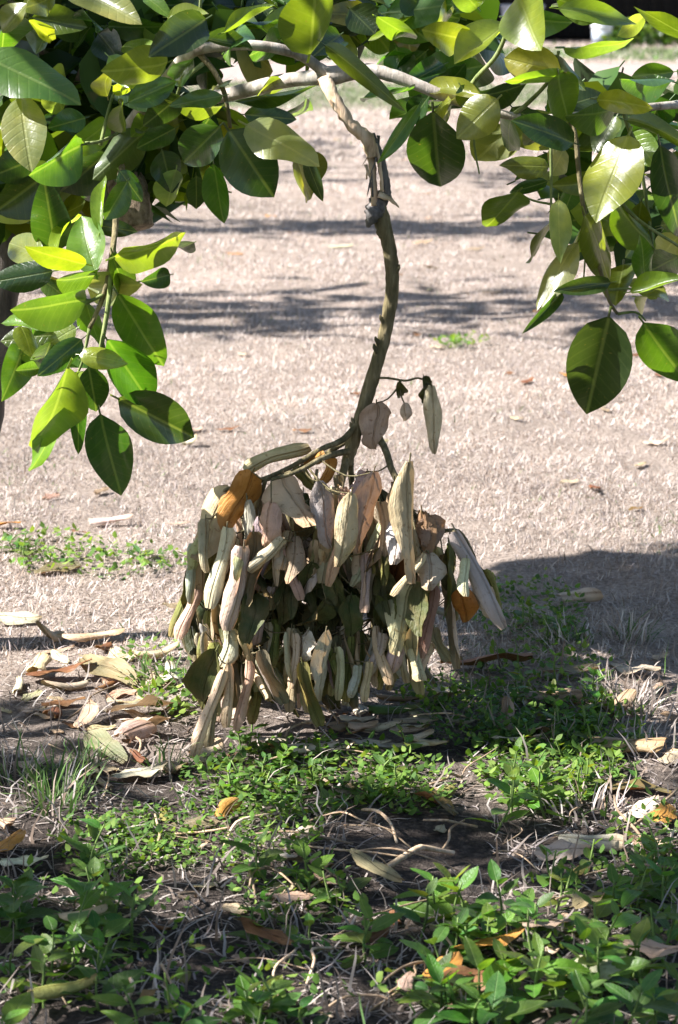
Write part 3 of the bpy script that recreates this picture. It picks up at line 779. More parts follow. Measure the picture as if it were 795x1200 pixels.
class Foliage:
    def __init__(self): self.c = []; self.tw = []
    def add(self, p, ln, wid, check=False):
        y = Vector((random.gauss(0, 1), random.gauss(0, 1), random.gauss(-.3, .5))).normalized()
        n = Vector((random.gauss(0, .5), random.gauss(0, .5), 1)); n = (n - y * n.dot(y)).normalized()
        x = y.cross(n)
        if check:
            for (a, b) in ((.5, 0), (-.5, 0), (0, .5), (0, -.5), (.25, .35), (-.25, -.35)):
                e = p + y * (a * ln) + x * (b * wid)
                q = pix(e - SUN * ((e.z - .045) / SUN.z))
                if q and q[1] > 1000 and in_patch(q[0], q[1], .6): return
                q = pix(e - SUN * (e.z / SUN.z))
                if q and (in_patch(q[0], q[1], .92) or q[1] < np.interp(q[0], edge_x, edge_y) - 3): return
        self.c.append((p, x, y, n, ln, wid))
    def build(self, name, mat, parent, verts=LV, faces=LF, pal=('d', 'd', 'g', 'g', 'o', 'l')):
        n = len(self.c); k = len(verts)
        P = np.array([c[0][:] for c in self.c]); X = np.array([c[1][:] for c in self.c]); Yv = np.array([c[2][:] for c in self.c]); Zv = np.array([c[3][:] for c in self.c])
        Ln = np.array([c[4] for c in self.c]); W = np.array([c[5] for c in self.c])
        yy = verts[:, 1] - .5
        V = P[:, None] + X[:, None] * (verts[None, :, 0, None] * (W / .47)[:, None, None]) + Yv[:, None] * (yy[None, :, None] * Ln[:, None, None]) + Zv[:, None] * (verts[None, :, 2, None] * Ln[:, None, None])
        cs = np.array([CC[random.choice(pal)] for _ in range(n)]) * rng.uniform(.8, 1.2, n)[:, None]
        C = np.repeat(cs[:, None], k, 1)
        Fc = (np.arange(n)[:, None, None] * k + faces[None]).reshape(-1, faces.shape[1])
        o = mobj(name, mesh_np(name, V.reshape(-1, 3), [Fc], colors=C.reshape(-1, 3), uv=np.tile(np.stack([verts[:, 0] + .5, verts[:, 1]], -1), (n, 1))), mat, parent)
        o['kind'] = 'stuff'
        return o
lit_arr = np.array([p[:] for p in lit_pts]); s_np = np.array(SUN[:])
# limbs and dead leaves that the sun reaches
extra = [at(300, 53, 2.78), at(350, 90, 2.83), at(405, 130, 2.78), at(425, 160, 2.78), at(268, 660, 2.72), at(284, 690, 2.71), at(300, 605, 2.72), at(240, 660, 2.75), at(455, 300, 2.8),
         at(222, 720, 2.75), at(490, 590, 2.72), at(412, 590, 2.7), at(545, 675, 2.7), at(215, 80, 2.82), at(330, 520, 2.8), at(300, 720, 2.72), at(318, 815, 2.7)]
extra += [at(x_, y_, 2.71) for x_ in (232, 256, 280, 304, 328) for y_ in (600, 640, 680, 720, 760, 800)] + [at(x_, y_, 2.70) for x_, y_ in ((484, 560), (488, 610), (440, 570), (560, 660), (585, 700), (380, 770), (360, 600), (410, 640), (485, 770), (460, 620))]
lit_arr = np.concatenate([lit_arr, np.array([p[:] for p in extra])])
fo = Foliage()
tries = 0
while len(fo.c) < 3400 and tries < 70000:
    tries += 1
    u, v = random.uniform(-230, 1020), random.uniform(640, 1420)
    if tries % 4 == 0: u, v = random.uniform(565, 1020), random.uniform(655, 790)
    if not want_shade(u, v): continue
    g0 = ground(u, v)
    z = random.uniform(0.98, 2.1)
    p = g0 + SUN * (z / SUN.z)
    q = pix(p)
    if q and -30 < q[0] < 825 and q[1] > -28: continue
    if p.y < .7: continue
    dv = lit_arr - np.array(p[:])
    al = dv @ s_np
    per = np.linalg.norm(dv - al[:, None] * s_np, axis=1)
    if ((per < .06) & (al < 0)).any() and random.random() < .95: continue
    fo.add(p, random.uniform(.065, .105), random.uniform(.034, .05), check=True)
tries = 0; n1 = len(fo.c)
while len(fo.c) < n1 + 220 and tries < 9000:
    tries += 1
    u, v = random.uniform(300, 600), random.uniform(540, 860)
    if tries % 5 == 0: u, v = random.uniform(425, 470), random.uniform(250, 520)
    g0 = at(u, v, random.uniform(2.68, 2.85)); z = random.uniform(0.98, 2.0)
    p = g0 + SUN * ((z - g0.z) / SUN.z)
    q = pix(p)
    if q and -30 < q[0] < 825 and q[1] > -28: continue
    dv = lit_arr - np.array(p[:]); al = dv @ s_np
    per = np.linalg.norm(dv - al[:, None] * s_np, axis=1)
    if ((per < .055) & (al < 0)).any(): continue
    fo.add(p, random.uniform(.065, .105), random.uniform(.034, .05), check=True)
n_shade = len(fo.c)
# the rest of the crown, over and left of the trunk
for k in range(1500):
    th = random.uniform(0, 6.283); rr = 1.5 * math.sqrt(random.random())
    p = Vector((-2.2 + rr * math.cos(th), 3.4 + rr * math.sin(th), random.uniform(1.05, 2.9)))
    sh = p - SUN * (p.z / SUN.z); qq = pix(sh); q = pix(p)
    if qq and -90 < qq[0] < 900 and 0 < qq[1] < 1290: continue
    if q and -30 < q[0] < 825 and q[1] > -28: continue
    fo.add(p, random.uniform(.08, .125), random.uniform(.045, .062))
for (x0, x1, y0, y1, n_) in [(-20, 240, -20, 215, 170), (-20, 130, 170, 262, 40), (230, 570, -25, 48, 120), (640, 815, 100, 290, 60), (130, 250, 150, 240, 24)]:
    for k in range(n_):
        p = at(random.uniform(x0, x1), random.uniform(y0, y1), random.uniform(3.0, 3.4))
        if not shades(p, p + Vector((0, 0, .02)), 60, 2.8): fo.add(p, random.uniform(.08, .12), random.uniform(.045, .06))
fo.build('foliage', M['canopy'], tree)
# limbs and twigs of the crown
limb_ends = [Vector((-1.3, 2.6, 1.9)), Vector((-0.9, 2.4, 1.75)), Vector((-1.7, 3.5, 2.1)), Vector((-0.55, 2.9, 1.5)), Vector((-2.3, 3.0, 2.2)), Vector((-1.2, 2.0, 1.6)), Vector((-0.75, 3.6, 1.9))]
lp = []
for e in limb_ends:
    tb = Tubes()
    m1 = crotch.lerp(e, .4) + Vector((random.gauss(0, .06), random.gauss(0, .06), .08)); m2 = crotch.lerp(e, .75) + Vector((random.gauss(0, .06), random.gauss(0, .06), .05))
    tb.add([crotch, m1, m2, e], [.024, .016, .011, .006], seg=7, sub=5); tb.build('bough', M['dark_bark'], tree)
    lp += [m1, m2, e, m1.lerp(m2, .5), m2.lerp(e, .5)]
tb = Tubes()
for c in random.sample(fo.c[:n_shade], 200):
    p = c[0]; b = min(lp, key=lambda v: (v - p).length)
    if (b - p).length > 1.0: continue
    mid = b.lerp(p, .55) + Vector((0, 0, -.04))
    q = pix(mid)
    if q and -30 < q[0] < 825 and q[1] > -28: continue
    hit = 0
    for f in (.15, .3, .45, .6, .75, .9):
        e = b.lerp(mid, f * 2) if f < .5 else mid.lerp(p, f * 2 - 1)
        for zz in (0.0, .05):
            q = pix(e - SUN * ((e.z - zz) / SUN.z))
            if q and in_patch(q[0], q[1], 1.1): hit += 1
    if hit > 1: continue
    tb.add([b, mid, p], [.0026, .002, .0012], seg=4, sub=2)
tb.build('twig_mass', M['olive_bark'], tree)['kind'] = 'stuff'
print('leaves in view', leafobjs, 'crown', len(fo.c), n_shade)

# --- neighbouring trees left of the picture, whose shade crosses the lawn
def side_tree(base, bands, n, label, zr):
    e = empty('citrus_tree', base)
    tag(e, label, 'tree', group='neighbouring trees left of the lawn')
    f = Foliage(); tr_ = 0
    while len(f.c) < n and tr_ < n * 30:
        tr_ += 1
        bnd = random.choice(bands)
        gx_, gy_ = random.uniform(bnd[0], bnd[1]), random.gauss(bnd[2], bnd[3])
        z = random.uniform(*zr); p = Vector((gx_, gy_, 0)) + SUN * (z / SUN.z)
        q = pix(p)
        if q and -40 < q[0] < 840 and q[1] > -40: continue
        if lump(np.array(p.x), np.array(p.y * 1.0 + p.z), 5.5, 77) < .02: continue
        f.add(p, random.uniform(.12, .2), random.uniform(.07, .11))
    f.build('foliage', M['canopy'], e)
    c = sum((x[0] for x in f.c), Vector()) / len(f.c)
    tb = Tubes(); top = Vector((base[0] + .1, base[1], 1.3))
    tb.add([Vector(base), Vector(base) + Vector((.03, .02, .7)), top], [.07, .06, .055], seg=10, sub=4, bumps=.06); tb.build('trunk', M['dark_bark'], e)
    for x in random.sample(f.c, 14):
        tb = Tubes(); m = top.lerp(x[0], .5) + Vector((0, 0, .2)); tb.add([top, m, x[0]], [.035, .02, .006], seg=6, sub=4); tb.build('bough', M['dark_bark'], e)
    return e
side_tree((-2.9, 6.3, 0), [(-.9, 1.6, 6.55, .28), (-.2, 1.6, 6.9, .25)], 220, 'smaller citrus tree standing off to the left beyond the trunk', (2.2, 3.4))
side_tree((-3.2, 8.5, 0), [(-1.6, 2.4, 8.95, .20), (.1, 2.4, 8.9, .25)], 400, 'round crowned citrus tree standing left of the middle lawn', (2.3, 3.6))
side_tree((-4.2, 12.0, 0), [(-2.4, 3.5, 11.2, .30), (-2.4, 3.5, 13.6, .6)], 700, 'larger citrus tree standing far left across the lawn', (2.6, 4.4))

# ================================================================== BROKEN BRANCH
fork_g = ground(405, 880)
br = empty('broken_branch', at(443, 248, 2.8))
tag(br, 'snapped citrus branch hanging head down with a bunch of curled tan dried leaves', 'branch')
def bt(name, lst, rad, mat, seg=8, bumps=.05, flat=1.0, sub=6):
    tb = Tubes(); tb.add(pts(lst), rad, seg=seg, sub=sub, bumps=bumps, flat=flat); return tb.build(name, M[mat], br)
stem_pts = [(442, 238, 2.80), (446, 252, 2.80), (455, 285, 2.80), (460, 320, 2.80), (457, 362, 2.80), (448, 405, 2.80), (436, 446, 2.80), (424, 485, 2.80), (413, 520, 2.80), (406, 545, 2.80)]
bt('stem', stem_pts, [.0098, .0100, .0084, .0078, .0083, .0077, .0082, .0079, .0083, .0062], 'olive_bark', seg=14, bumps=.09)
bt('knot', [(431, 266, 2.795), (436, 254, 2.792), (440, 243, 2.795), (446, 232, 2.80), (450, 226, 2.80)], [.002, .0085, .0115, .0095, .005], 'grey_wood', seg=10, bumps=.28)
bt('bark_strip', [(380, 92, 2.79), (392, 116, 2.775), (410, 144, 2.77), (430, 163, 2.775), (437, 184, 2.78)], [.009, .0075, .0064, .0082, .0062], 'pale_wood', seg=10, bumps=.2, flat=.7)
bt('splinter', [(431, 163, 2.785), (436, 190, 2.785), (438, 215, 2.785), (440, 240, 2.79)], [.006, .0058, .0052, .006], 'pale_wood', seg=7, bumps=.15, flat=.6)
bt('splinter', [(437, 156, 2.79), (446, 185, 2.785), (452, 212, 2.785), (456, 232, 2.79)], [.003, .0066, .0064, .004], 'grey_wood', seg=6, bumps=.18, flat=.6)
bt('splinter', [(441, 168, 2.78), (445, 190, 2.778), (449, 224, 2.78)], [.0012, .0022, .0014], 'pale_wood', seg=5, bumps=.2)
bt('splinter', [(444, 228, 2.785), (457, 233, 2.782), (468, 243, 2.778)], [.0045, .003, .0007], 'pale_wood', seg=7, bumps=.3, flat=.6)
for k in range(12):
    x0_, y0_ = random.uniform(428, 452), random.uniform(158, 236); dx_, dy_ = random.gauss(2, 6), random.choice((-1, 1)) * random.uniform(10, 30); dz_ = random.uniform(2.772, 2.80)
    bt('splinter', [(x0_, y0_, dz_), (x0_ + dx_ * .4, y0_ + dy_ * .5, dz_ - .003), (x0_ + dx_, y0_ + dy_, dz_ - .005)], [.0022, .0016, .0003], random.choice(('pale_wood', 'pale_wood', 'grey_wood')), seg=5, bumps=.3, flat=.5, sub=3)
for k in range(9):
    f = (k + random.random()) / 9; i_ = int(f * 7) + 1; a_, b_ = stem_pts[i_], stem_pts[min(i_ + 1, 9)]; t_ = random.random(); s_ = random.choice((-1, 1))
    x0_, y0_ = a_[0] + (b_[0] - a_[0]) * t_, a_[1] + (b_[1] - a_[1]) * t_
    bt('bud_scar', [(x0_ + s_ * 5, y0_ + 5, 2.796), (x0_ + s_ * 8.2, y0_, 2.795), (x0_ + s_ * 9.2, y0_ - 4, 2.795)], [.003, .0024, .0007], 'olive_bark', seg=6, bumps=.2, sub=3)
bt('splinter', [(434, 160, 2.79), (428, 172, 2.785), (432, 184, 2.785)], [.002, .0028, .001], 'pale_wood', seg=5, bumps=.2)
twigs = []
def twig(lst, r0, r1, mat='olive_bark'):
    n = len(lst)
    bt('twig', lst, [r0 + (r1 - r0) * k / (n - 1) for k in range(n)], mat, seg=7, bumps=.08, sub=5)
    P, _ = catmull(pts(lst), [1] * n, 6); twigs.extend(P)
twig([(420, 495, 2.8), (402, 515, 2.78), (378, 526, 2.76), (345, 545, 2.74), (312, 560, 2.73), (270, 572, 2.74), (245, 585, 2.76)], .0042, .0018)
twig([(414, 512, 2.8), (398, 522, 2.82), (370, 540, 2.83), (335, 556, 2.82), (300, 568, 2.80), (275, 600, 2.8)], .004, .002)
twig([(410, 528, 2.8), (380, 536, 2.74), (350, 552, 2.71), (318, 562, 2.70)], .0042, .002)
twig([(408, 535, 2.8), (400, 565, 2.78), (392, 610, 2.78), (382, 660, 2.78), (374, 700, 2.78), (368, 738, 2.76)], .0055, .002)
twig([(412, 522, 2.8), (412, 560, 2.84), (420, 620, 2.86), (430, 690, 2.86), (440, 750, 2.84)], .0045, .002)
twig([(440, 505, 2.8), (452, 528, 2.78), (460, 552, 2.76), (473, 576, 2.75)], .0048, .0035)
twig([(421, 490, 2.8), (430, 500, 2.8), (441, 506, 2.8)], .005, .005)
twig([(473, 576, 2.75), (485, 602, 2.76), (505, 622, 2.78), (538, 622, 2.78), (556, 650, 2.78)], .003, .0014)
twig([(473, 576, 2.75), (476, 625, 2.78), (486, 680, 2.80), (492, 725, 2.78), (506, 752, 2.78)], .003, .0015)
twig([(312, 560, 2.73), (300, 600, 2.74), (288, 630, 2.74), (300, 690, 2.75), (286, 750, 2.74), (270, 778, 2.73)], .0028, .0014)
twig([(335, 556, 2.82), (325, 620, 2.84), (318, 680, 2.84), (330, 740, 2.80), (352, 770, 2.76)], .0026, .0013)
twig([(270, 572, 2.74), (250, 610, 2.76), (232, 655, 2.78), (226, 690, 2.78)], .002, .0012)
twig([(372, 550, 2.75), (366, 600, 2.73), (372, 640, 2.72)], .002, .0011)
twig([(440, 443, 2.797), (455, 443, 2.79), (475, 446, 2.785), (490, 443, 2.78), (500, 447, 2.78)], .0016, .0011)
twig([(470, 446, 2.785), (468, 452, 2.785)], .001, .0008)

TAN = {'w': (.68, .60, .44), 't': (.60, .48, .31), 'k': (.54, .40, .275), 'o': (.50, .22, .05), 'g': (.48, .425, .33), 'r': (.20, .085, .035), 'e': (.22, .205, .06), 'b': (.33, .24, .155), 'd': (.035, .05, .015), 'n': (.10, .15, .03)}
# base, tip, width, depth, tone, shape (C curled tube, F flatter), roll
DEAD = [
 (288,554,357,513,20,2.76,'t','C',0), (296,553,262,618,40,2.71,'o','F',10), (272,572,238,645,36,2.74,'t','F',-30), (332,556,344,617,46,2.72,'k','F',0),
 (318,588,310,643,30,2.69,'k','F',15), (373,564,386,642,28,2.70,'g','F',-10), (334,632,300,672,17,2.69,'g','C',20), (266,618,256,708,24,2.70,'w','C',20),
 (286,640,279,736,25,2.69,'w','C',0), (242,618,234,692,24,2.75,'t','C',-20), (226,658,212,748,17,2.77,'e','C',10), (230,690,216,748,19,2.75,'t','C',0),
 (346,628,344,684,24,2.70,'b','F',0), (374,634,368,680,30,2.70,'k','F',10), (402,570,398,640,14,2.72,'k','C',0), (409,582,394,684,17,2.68,'k','C',30),
 (412,578,402,668,26,2.67,'t','F',-25), (438,553,416,646,34,2.68,'k','F',-10), (446,588,460,668,17,2.69,'t','C',0), (424,624,418,688,18,2.71,'k','C',0),
 (462,566,448,668,26,2.71,'b','F',20), (480,541,466,674,30,2.67,'k','F',-38), (478,632,455,704,34,2.72,'r','F',10), (503,604,508,642,34,2.70,'b','F',0),
 (502,648,505,690,37,2.69,'k','F',-10), (497,648,464,702,12,2.68,'t','C',0), (534,622,597,730,22,2.70,'g','C',0), (547,654,544,700,17,2.69,'w','C',0),
 (540,690,552,732,28,2.72,'o','F',0), (558,682,580,724,24,2.73,'t','F',20), (566,668,592,722,14,2.75,'e','C',10), (510,712,538,721,14,2.78,'g','C',0),
 (512,748,531,780,15,2.76,'g','C',0), (483,686,456,754,36,2.71,'t','F',0), (494,682,490,744,28,2.69,'d','F',180), (508,686,502,768,17,2.70,'b','C',0),
 (486,736,482,814,17,2.69,'w','C',10), (503,752,492,796,18,2.72,'t','C',0), (448,742,440,794,15,2.71,'g','C',0), (466,746,463,804,15,2.72,'b','C',0),
 (362,738,346,774,30,2.70,'g','F',30), (382,740,372,820,29,2.68,'w','F',-15), (394,758,404,820,13,2.70,'t','C',0), (412,746,408,818,15,2.72,'e','C',0),
 (354,776,366,854,17,2.69,'e','C',0), (341,776,346,834,16,2.72,'b','C',0), (421,780,418,816,13,2.70,'g','C',0), (433,776,430,818,13,2.70,'t','C',0),
 (254,762,222,838,42,2.68,'d','F',178), (263,786,230,884,18,2.67,'w','C',-10), (268,778,273,852,14,2.69,'t','C',0), (290,774,287,854,17,2.69,'t','C',10),
 (305,762,325,830,18,2.68,'g','C',0), (255,806,245,878,17,2.71,'b','C',0), (302,796,304,846,15,2.73,'e','C',0), (319,688,300,752,17,2.71,'g','C',10),
 (253,708,248,768,14,2.73,'t','C',0), (244,716,238,774,13,2.75,'e','C',0), (304,694,290,748,16,2.72,'w','C',0), (441,472,437,524,36,2.765,'g','F',10),
 (506,452,508,526,22,2.76,'w','F',-10), (497,441,508,470,16,2.77,'d','F',170), (497,455,500,480,12,2.765,'d','F',170), (468,447,474,474,13,2.77,'n','F',180), (474,472,476,490,14,2.77,'t','F',0),
 (356,544,380,532,14,2.75,'o','C',0), (384,536,388,568,18,2.79,'o','C',0), (345,548,372,574,16,2.78,'e','F',0), (300,596,282,640,22,2.78,'e','F',180), (396,556,404,600,16,2.76,'b','C',0),
 (430,552,420,590,18,2.76,'g','C',0), (452,620,444,690,16,2.75,'t','C',0), (402,640,410,690,14,2.74,'t','C',0), (436,640,430,690,16,2.75,'b','C',0), (288,700,268,740,14,2.73,'w','C',0),
 (276,782,262,842,15,2.74,'g','C',0), (316,700,322,742,16,2.75,'e','C',0), (338,700,330,752,16,2.78,'d','F',180), (528,700,540,724,14,2.77,'e','C',0), (520,650,532,700,18,2.77,'b','C',0),
 (398,745,392,810,15,2.73,'b','C',0), (424,740,426,790,14,2.75,'e','C',0), (456,750,450,806,14,2.75,'e','C',0), (374,690,378,740,18,2.76,'e','C',0), (330,776,334,822,16,2.75,'t','C',0),
 (280,560,300,600,20,2.77,'t','F',0), (250,600,244,660,20,2.79,'e','C',0), (310,600,322,640,18,2.76,'b','F',0), (528,640,520,690,16,2.75,'d','F',180), (472,600,464,660,18,2.75,'t','C',0),
]
PET = Tubes()
def nearest(p): return min(twigs, key=lambda v: (v - p).length)
for k, (bx, by, tx, ty, w, d, tone, sh, roll) in enumerate(DEAD):
    B = at(bx, by, d); T = at(tx, ty, d + random.uniform(-.02, .03))
    cc = tuple(v * random.uniform(.86, 1.1) for v in TAN[tone])
    pool = DL if sh == 'C' else FL
    if sh == 'F' and k % 3 == 0 and w < 35 and by > 650: pool = DL
    if sh == 'F': w *= .92
    me = pool[(k * 5 + 1) % len(pool)]
    rr = math.radians(roll + (random.uniform(-48, 48) if sh == 'C' else random.uniform(-20, 20)))
    if sh == 'C': w *= .95
    W = w * d / F
    # convex pale underside (-Z) outward, so flip
    fl = abs(roll) < 120
    if sh == 'C' and k % 4 == 0 and k > 8: fl = not fl
    o = place_leaf(me, 'leaf', B, T, w, d, rr if abs(roll) < 120 else rr - math.pi, fl, cc, br, me['xw'], zscale=W / me['xw'] * (.8 if sh == 'C' else .9))
    q = nearest(B)
    if (q - B).length > .008:
        PET.add([q, q.lerp(B, .5) + Vector((0, 0, -.15 * (q - B).length)), B], [.0012, .001, .0008], seg=4, sub=3)
# leaves inside and behind
for k in range(150):
    u = random.uniform(226, 515); v0 = random.uniform(728, 785) if random.random() < .72 else random.uniform(600, 650); ln = random.uniform(40, 72)
    bot = np.interp(u, [215, 245, 300, 326, 342, 372, 400, 500, 530], [760, 866, 850, 775, 836, 842, 816, 806, 740])
    if v0 + ln > bot: continue
    d = random.uniform(2.70, 2.78); B = at(u, v0, d); T = at(u + random.gauss(0, 9), v0 + ln, d + random.gauss(0, .02))
    me = random.choice(DL); w = random.uniform(10, 16); cc = tuple(v * random.uniform(.8, 1.1) for v in TAN[random.choice('twtwgetkte')])
    place_leaf(me, 'leaf', B, T, w, d, math.radians(random.uniform(-50, 50)), random.random() < .8, cc, br, me['xw'], zscale=.62 * w * d / F / me['xw'])
    q = nearest(B)
    PET.add([q, q.lerp(B, .5) + Vector((0, 0, -.15 * (q - B).length)), B], [.0012, .001, .0008], seg=4, sub=3)
for k in range(26):      # drooping tier at the top of the bunch
    u = random.uniform(268, 512); v0 = np.interp(u, [268, 330, 420, 512], [590, 566, 562, 600]) + random.uniform(0, 45); d = random.uniform(2.695, 2.77); w = random.uniform(18, 29)
    B = at(u, v0, d); T = at(u + random.gauss(0, 14), v0 + random.uniform(56, 88), d + random.gauss(0, .03)); me = random.choice(FL + DL[4:6])
    cc = tuple(v * random.uniform(.8, 1.1) for v in TAN[random.choice('ktkgbwt')])
    place_leaf(me, 'leaf', B, T, w, d, math.radians(random.uniform(-50, 50)), random.random() < .8, cc, br, me['xw'], zscale=.95 * w * d / F / me['xw'])
    q = nearest(B)
    PET.add([q, q.lerp(B, .5) + Vector((0, 0, -.15 * (q - B).length)), B], [.0012, .001, .0008], seg=4, sub=3)
for k in range(34):      # the band of leaves that are still dark green
    u = random.uniform(290, 520); v0 = random.uniform(655, 705); d = random.uniform(2.705, 2.76); w = random.uniform(16, 27)
    B = at(u, v0, d); T = at(u + random.gauss(0, 12), v0 + random.uniform(38, 58), d + random.gauss(0, .02)); me = random.choice(FL)
    cc = tuple(v * random.uniform(.8, 1.2) for v in TAN[random.choice('dddn')])
    place_leaf(me, 'leaf', B, T, w, d, math.radians(random.uniform(-45, 45)), False, cc, br, me['xw'], zscale=.9 * w * d / F / me['xw'])
    q = nearest(B)
    PET.add([q, q.lerp(B, .5) + Vector((0, 0, -.15 * (q - B).length)), B], [.0012, .001, .0008], seg=4, sub=3)
for k in range(170):
    u = random.uniform(218, 535); v0 = random.uniform(570, 790)
    top = np.interp(u, [215, 260, 320, 420, 500, 560], [650, 590, 565, 560, 600, 660]); bot = np.interp(u, [215, 260, 330, 460, 520, 560], [720, 800, 790, 760, 720, 690])
    if v0 < top or v0 > bot: continue
    d = random.uniform(2.74, 2.94); ln = random.uniform(50, 90)
    B = at(u, v0, d); T = at(u + random.gauss(0, 12), v0 + ln, d + random.gauss(0, .03))
    if v0 + ln > 845: continue
    tone = random.choice('eedddtdded'); sh = random.random()
    me = random.choice(DL if sh < .65 else FL)
    cc = tuple(v * random.uniform(.8, 1.1) for v in TAN[tone])
    w = random.uniform(11, 17) if sh < .65 else random.uniform(18, 28)
    fl = random.random() < (.55 if sh < .65 else .3)
    place_leaf(me, 'leaf', B, T, w, d, math.radians(random.uniform(-60, 60)), fl, cc, br, me['xw'], zscale=w * d / F / me['xw'])
    q = nearest(B)
    if (q - B).length > .01:
        PET.add([q, q.lerp(B, .5) + Vector((0, 0, -.15 * (q - B).length)), B], [.0012, .001, .0008], seg=4, sub=3)
PET.build('petiole_mass', M['olive_bark'], br)['kind'] = 'stuff'

# ================================================================== FALLEN LEAVES
def fallen(x, y, length, ang, w, tone, shape, label, group=None, lift=.004, up=False, name='fallen_leaf', tilt=0.0):
    """leaf lying at photo pixel x, y; length and width in photo pixels there; ang = heading on the ground in degrees"""
    c = ground(x, y); sc = c.y / F * 1.02
    Ln = length * sc; W = w * sc * (.85 if shape == 'C' else 1.0)
    if y > 1030 and lift > .002: lift += .016
    pool = (DL[0], DL[3], DL[7]) if shape == 'C' else LL
    me = random.choice(pool)
    a = math.radians(ang)
    yv = Vector((math.cos(a) * math.cos(tilt), math.sin(a) * math.cos(tilt), math.sin(tilt)))
    n = Vector((random.gauss(0, .22), random.gauss(0, .22), 1))
    n = (n - yv * n.dot(yv)).normalized()
    if not up: n = -n
    xv = yv.cross(n)
    o = bpy.data.objects.new(name, me)
    sx = W / me['xw']
    zs = sx * .6 if shape == 'C' else min(sx, Ln) * .7
    m = Matrix((xv * sx, yv * Ln, n * zs)).transposed().to_4x4()
    # rest the lowest vertex on the ground
    P = [m.to_3x3() @ v.co for v in me.vertices]
    pos = c - yv * (Ln * .5)
    low = min((pos + p).z - float(gh((pos + p).x, (pos + p).y)) for p in P)
    pos.z += lift - low
    m.translation = pos
    o.matrix_basis = m
    o.color = (*[v * random.uniform(.9, 1.1) for v in TAN[tone]], 1)
    tag(o, label, 'leaf', group or 'fallen leaves on the ground')
    return link(o)
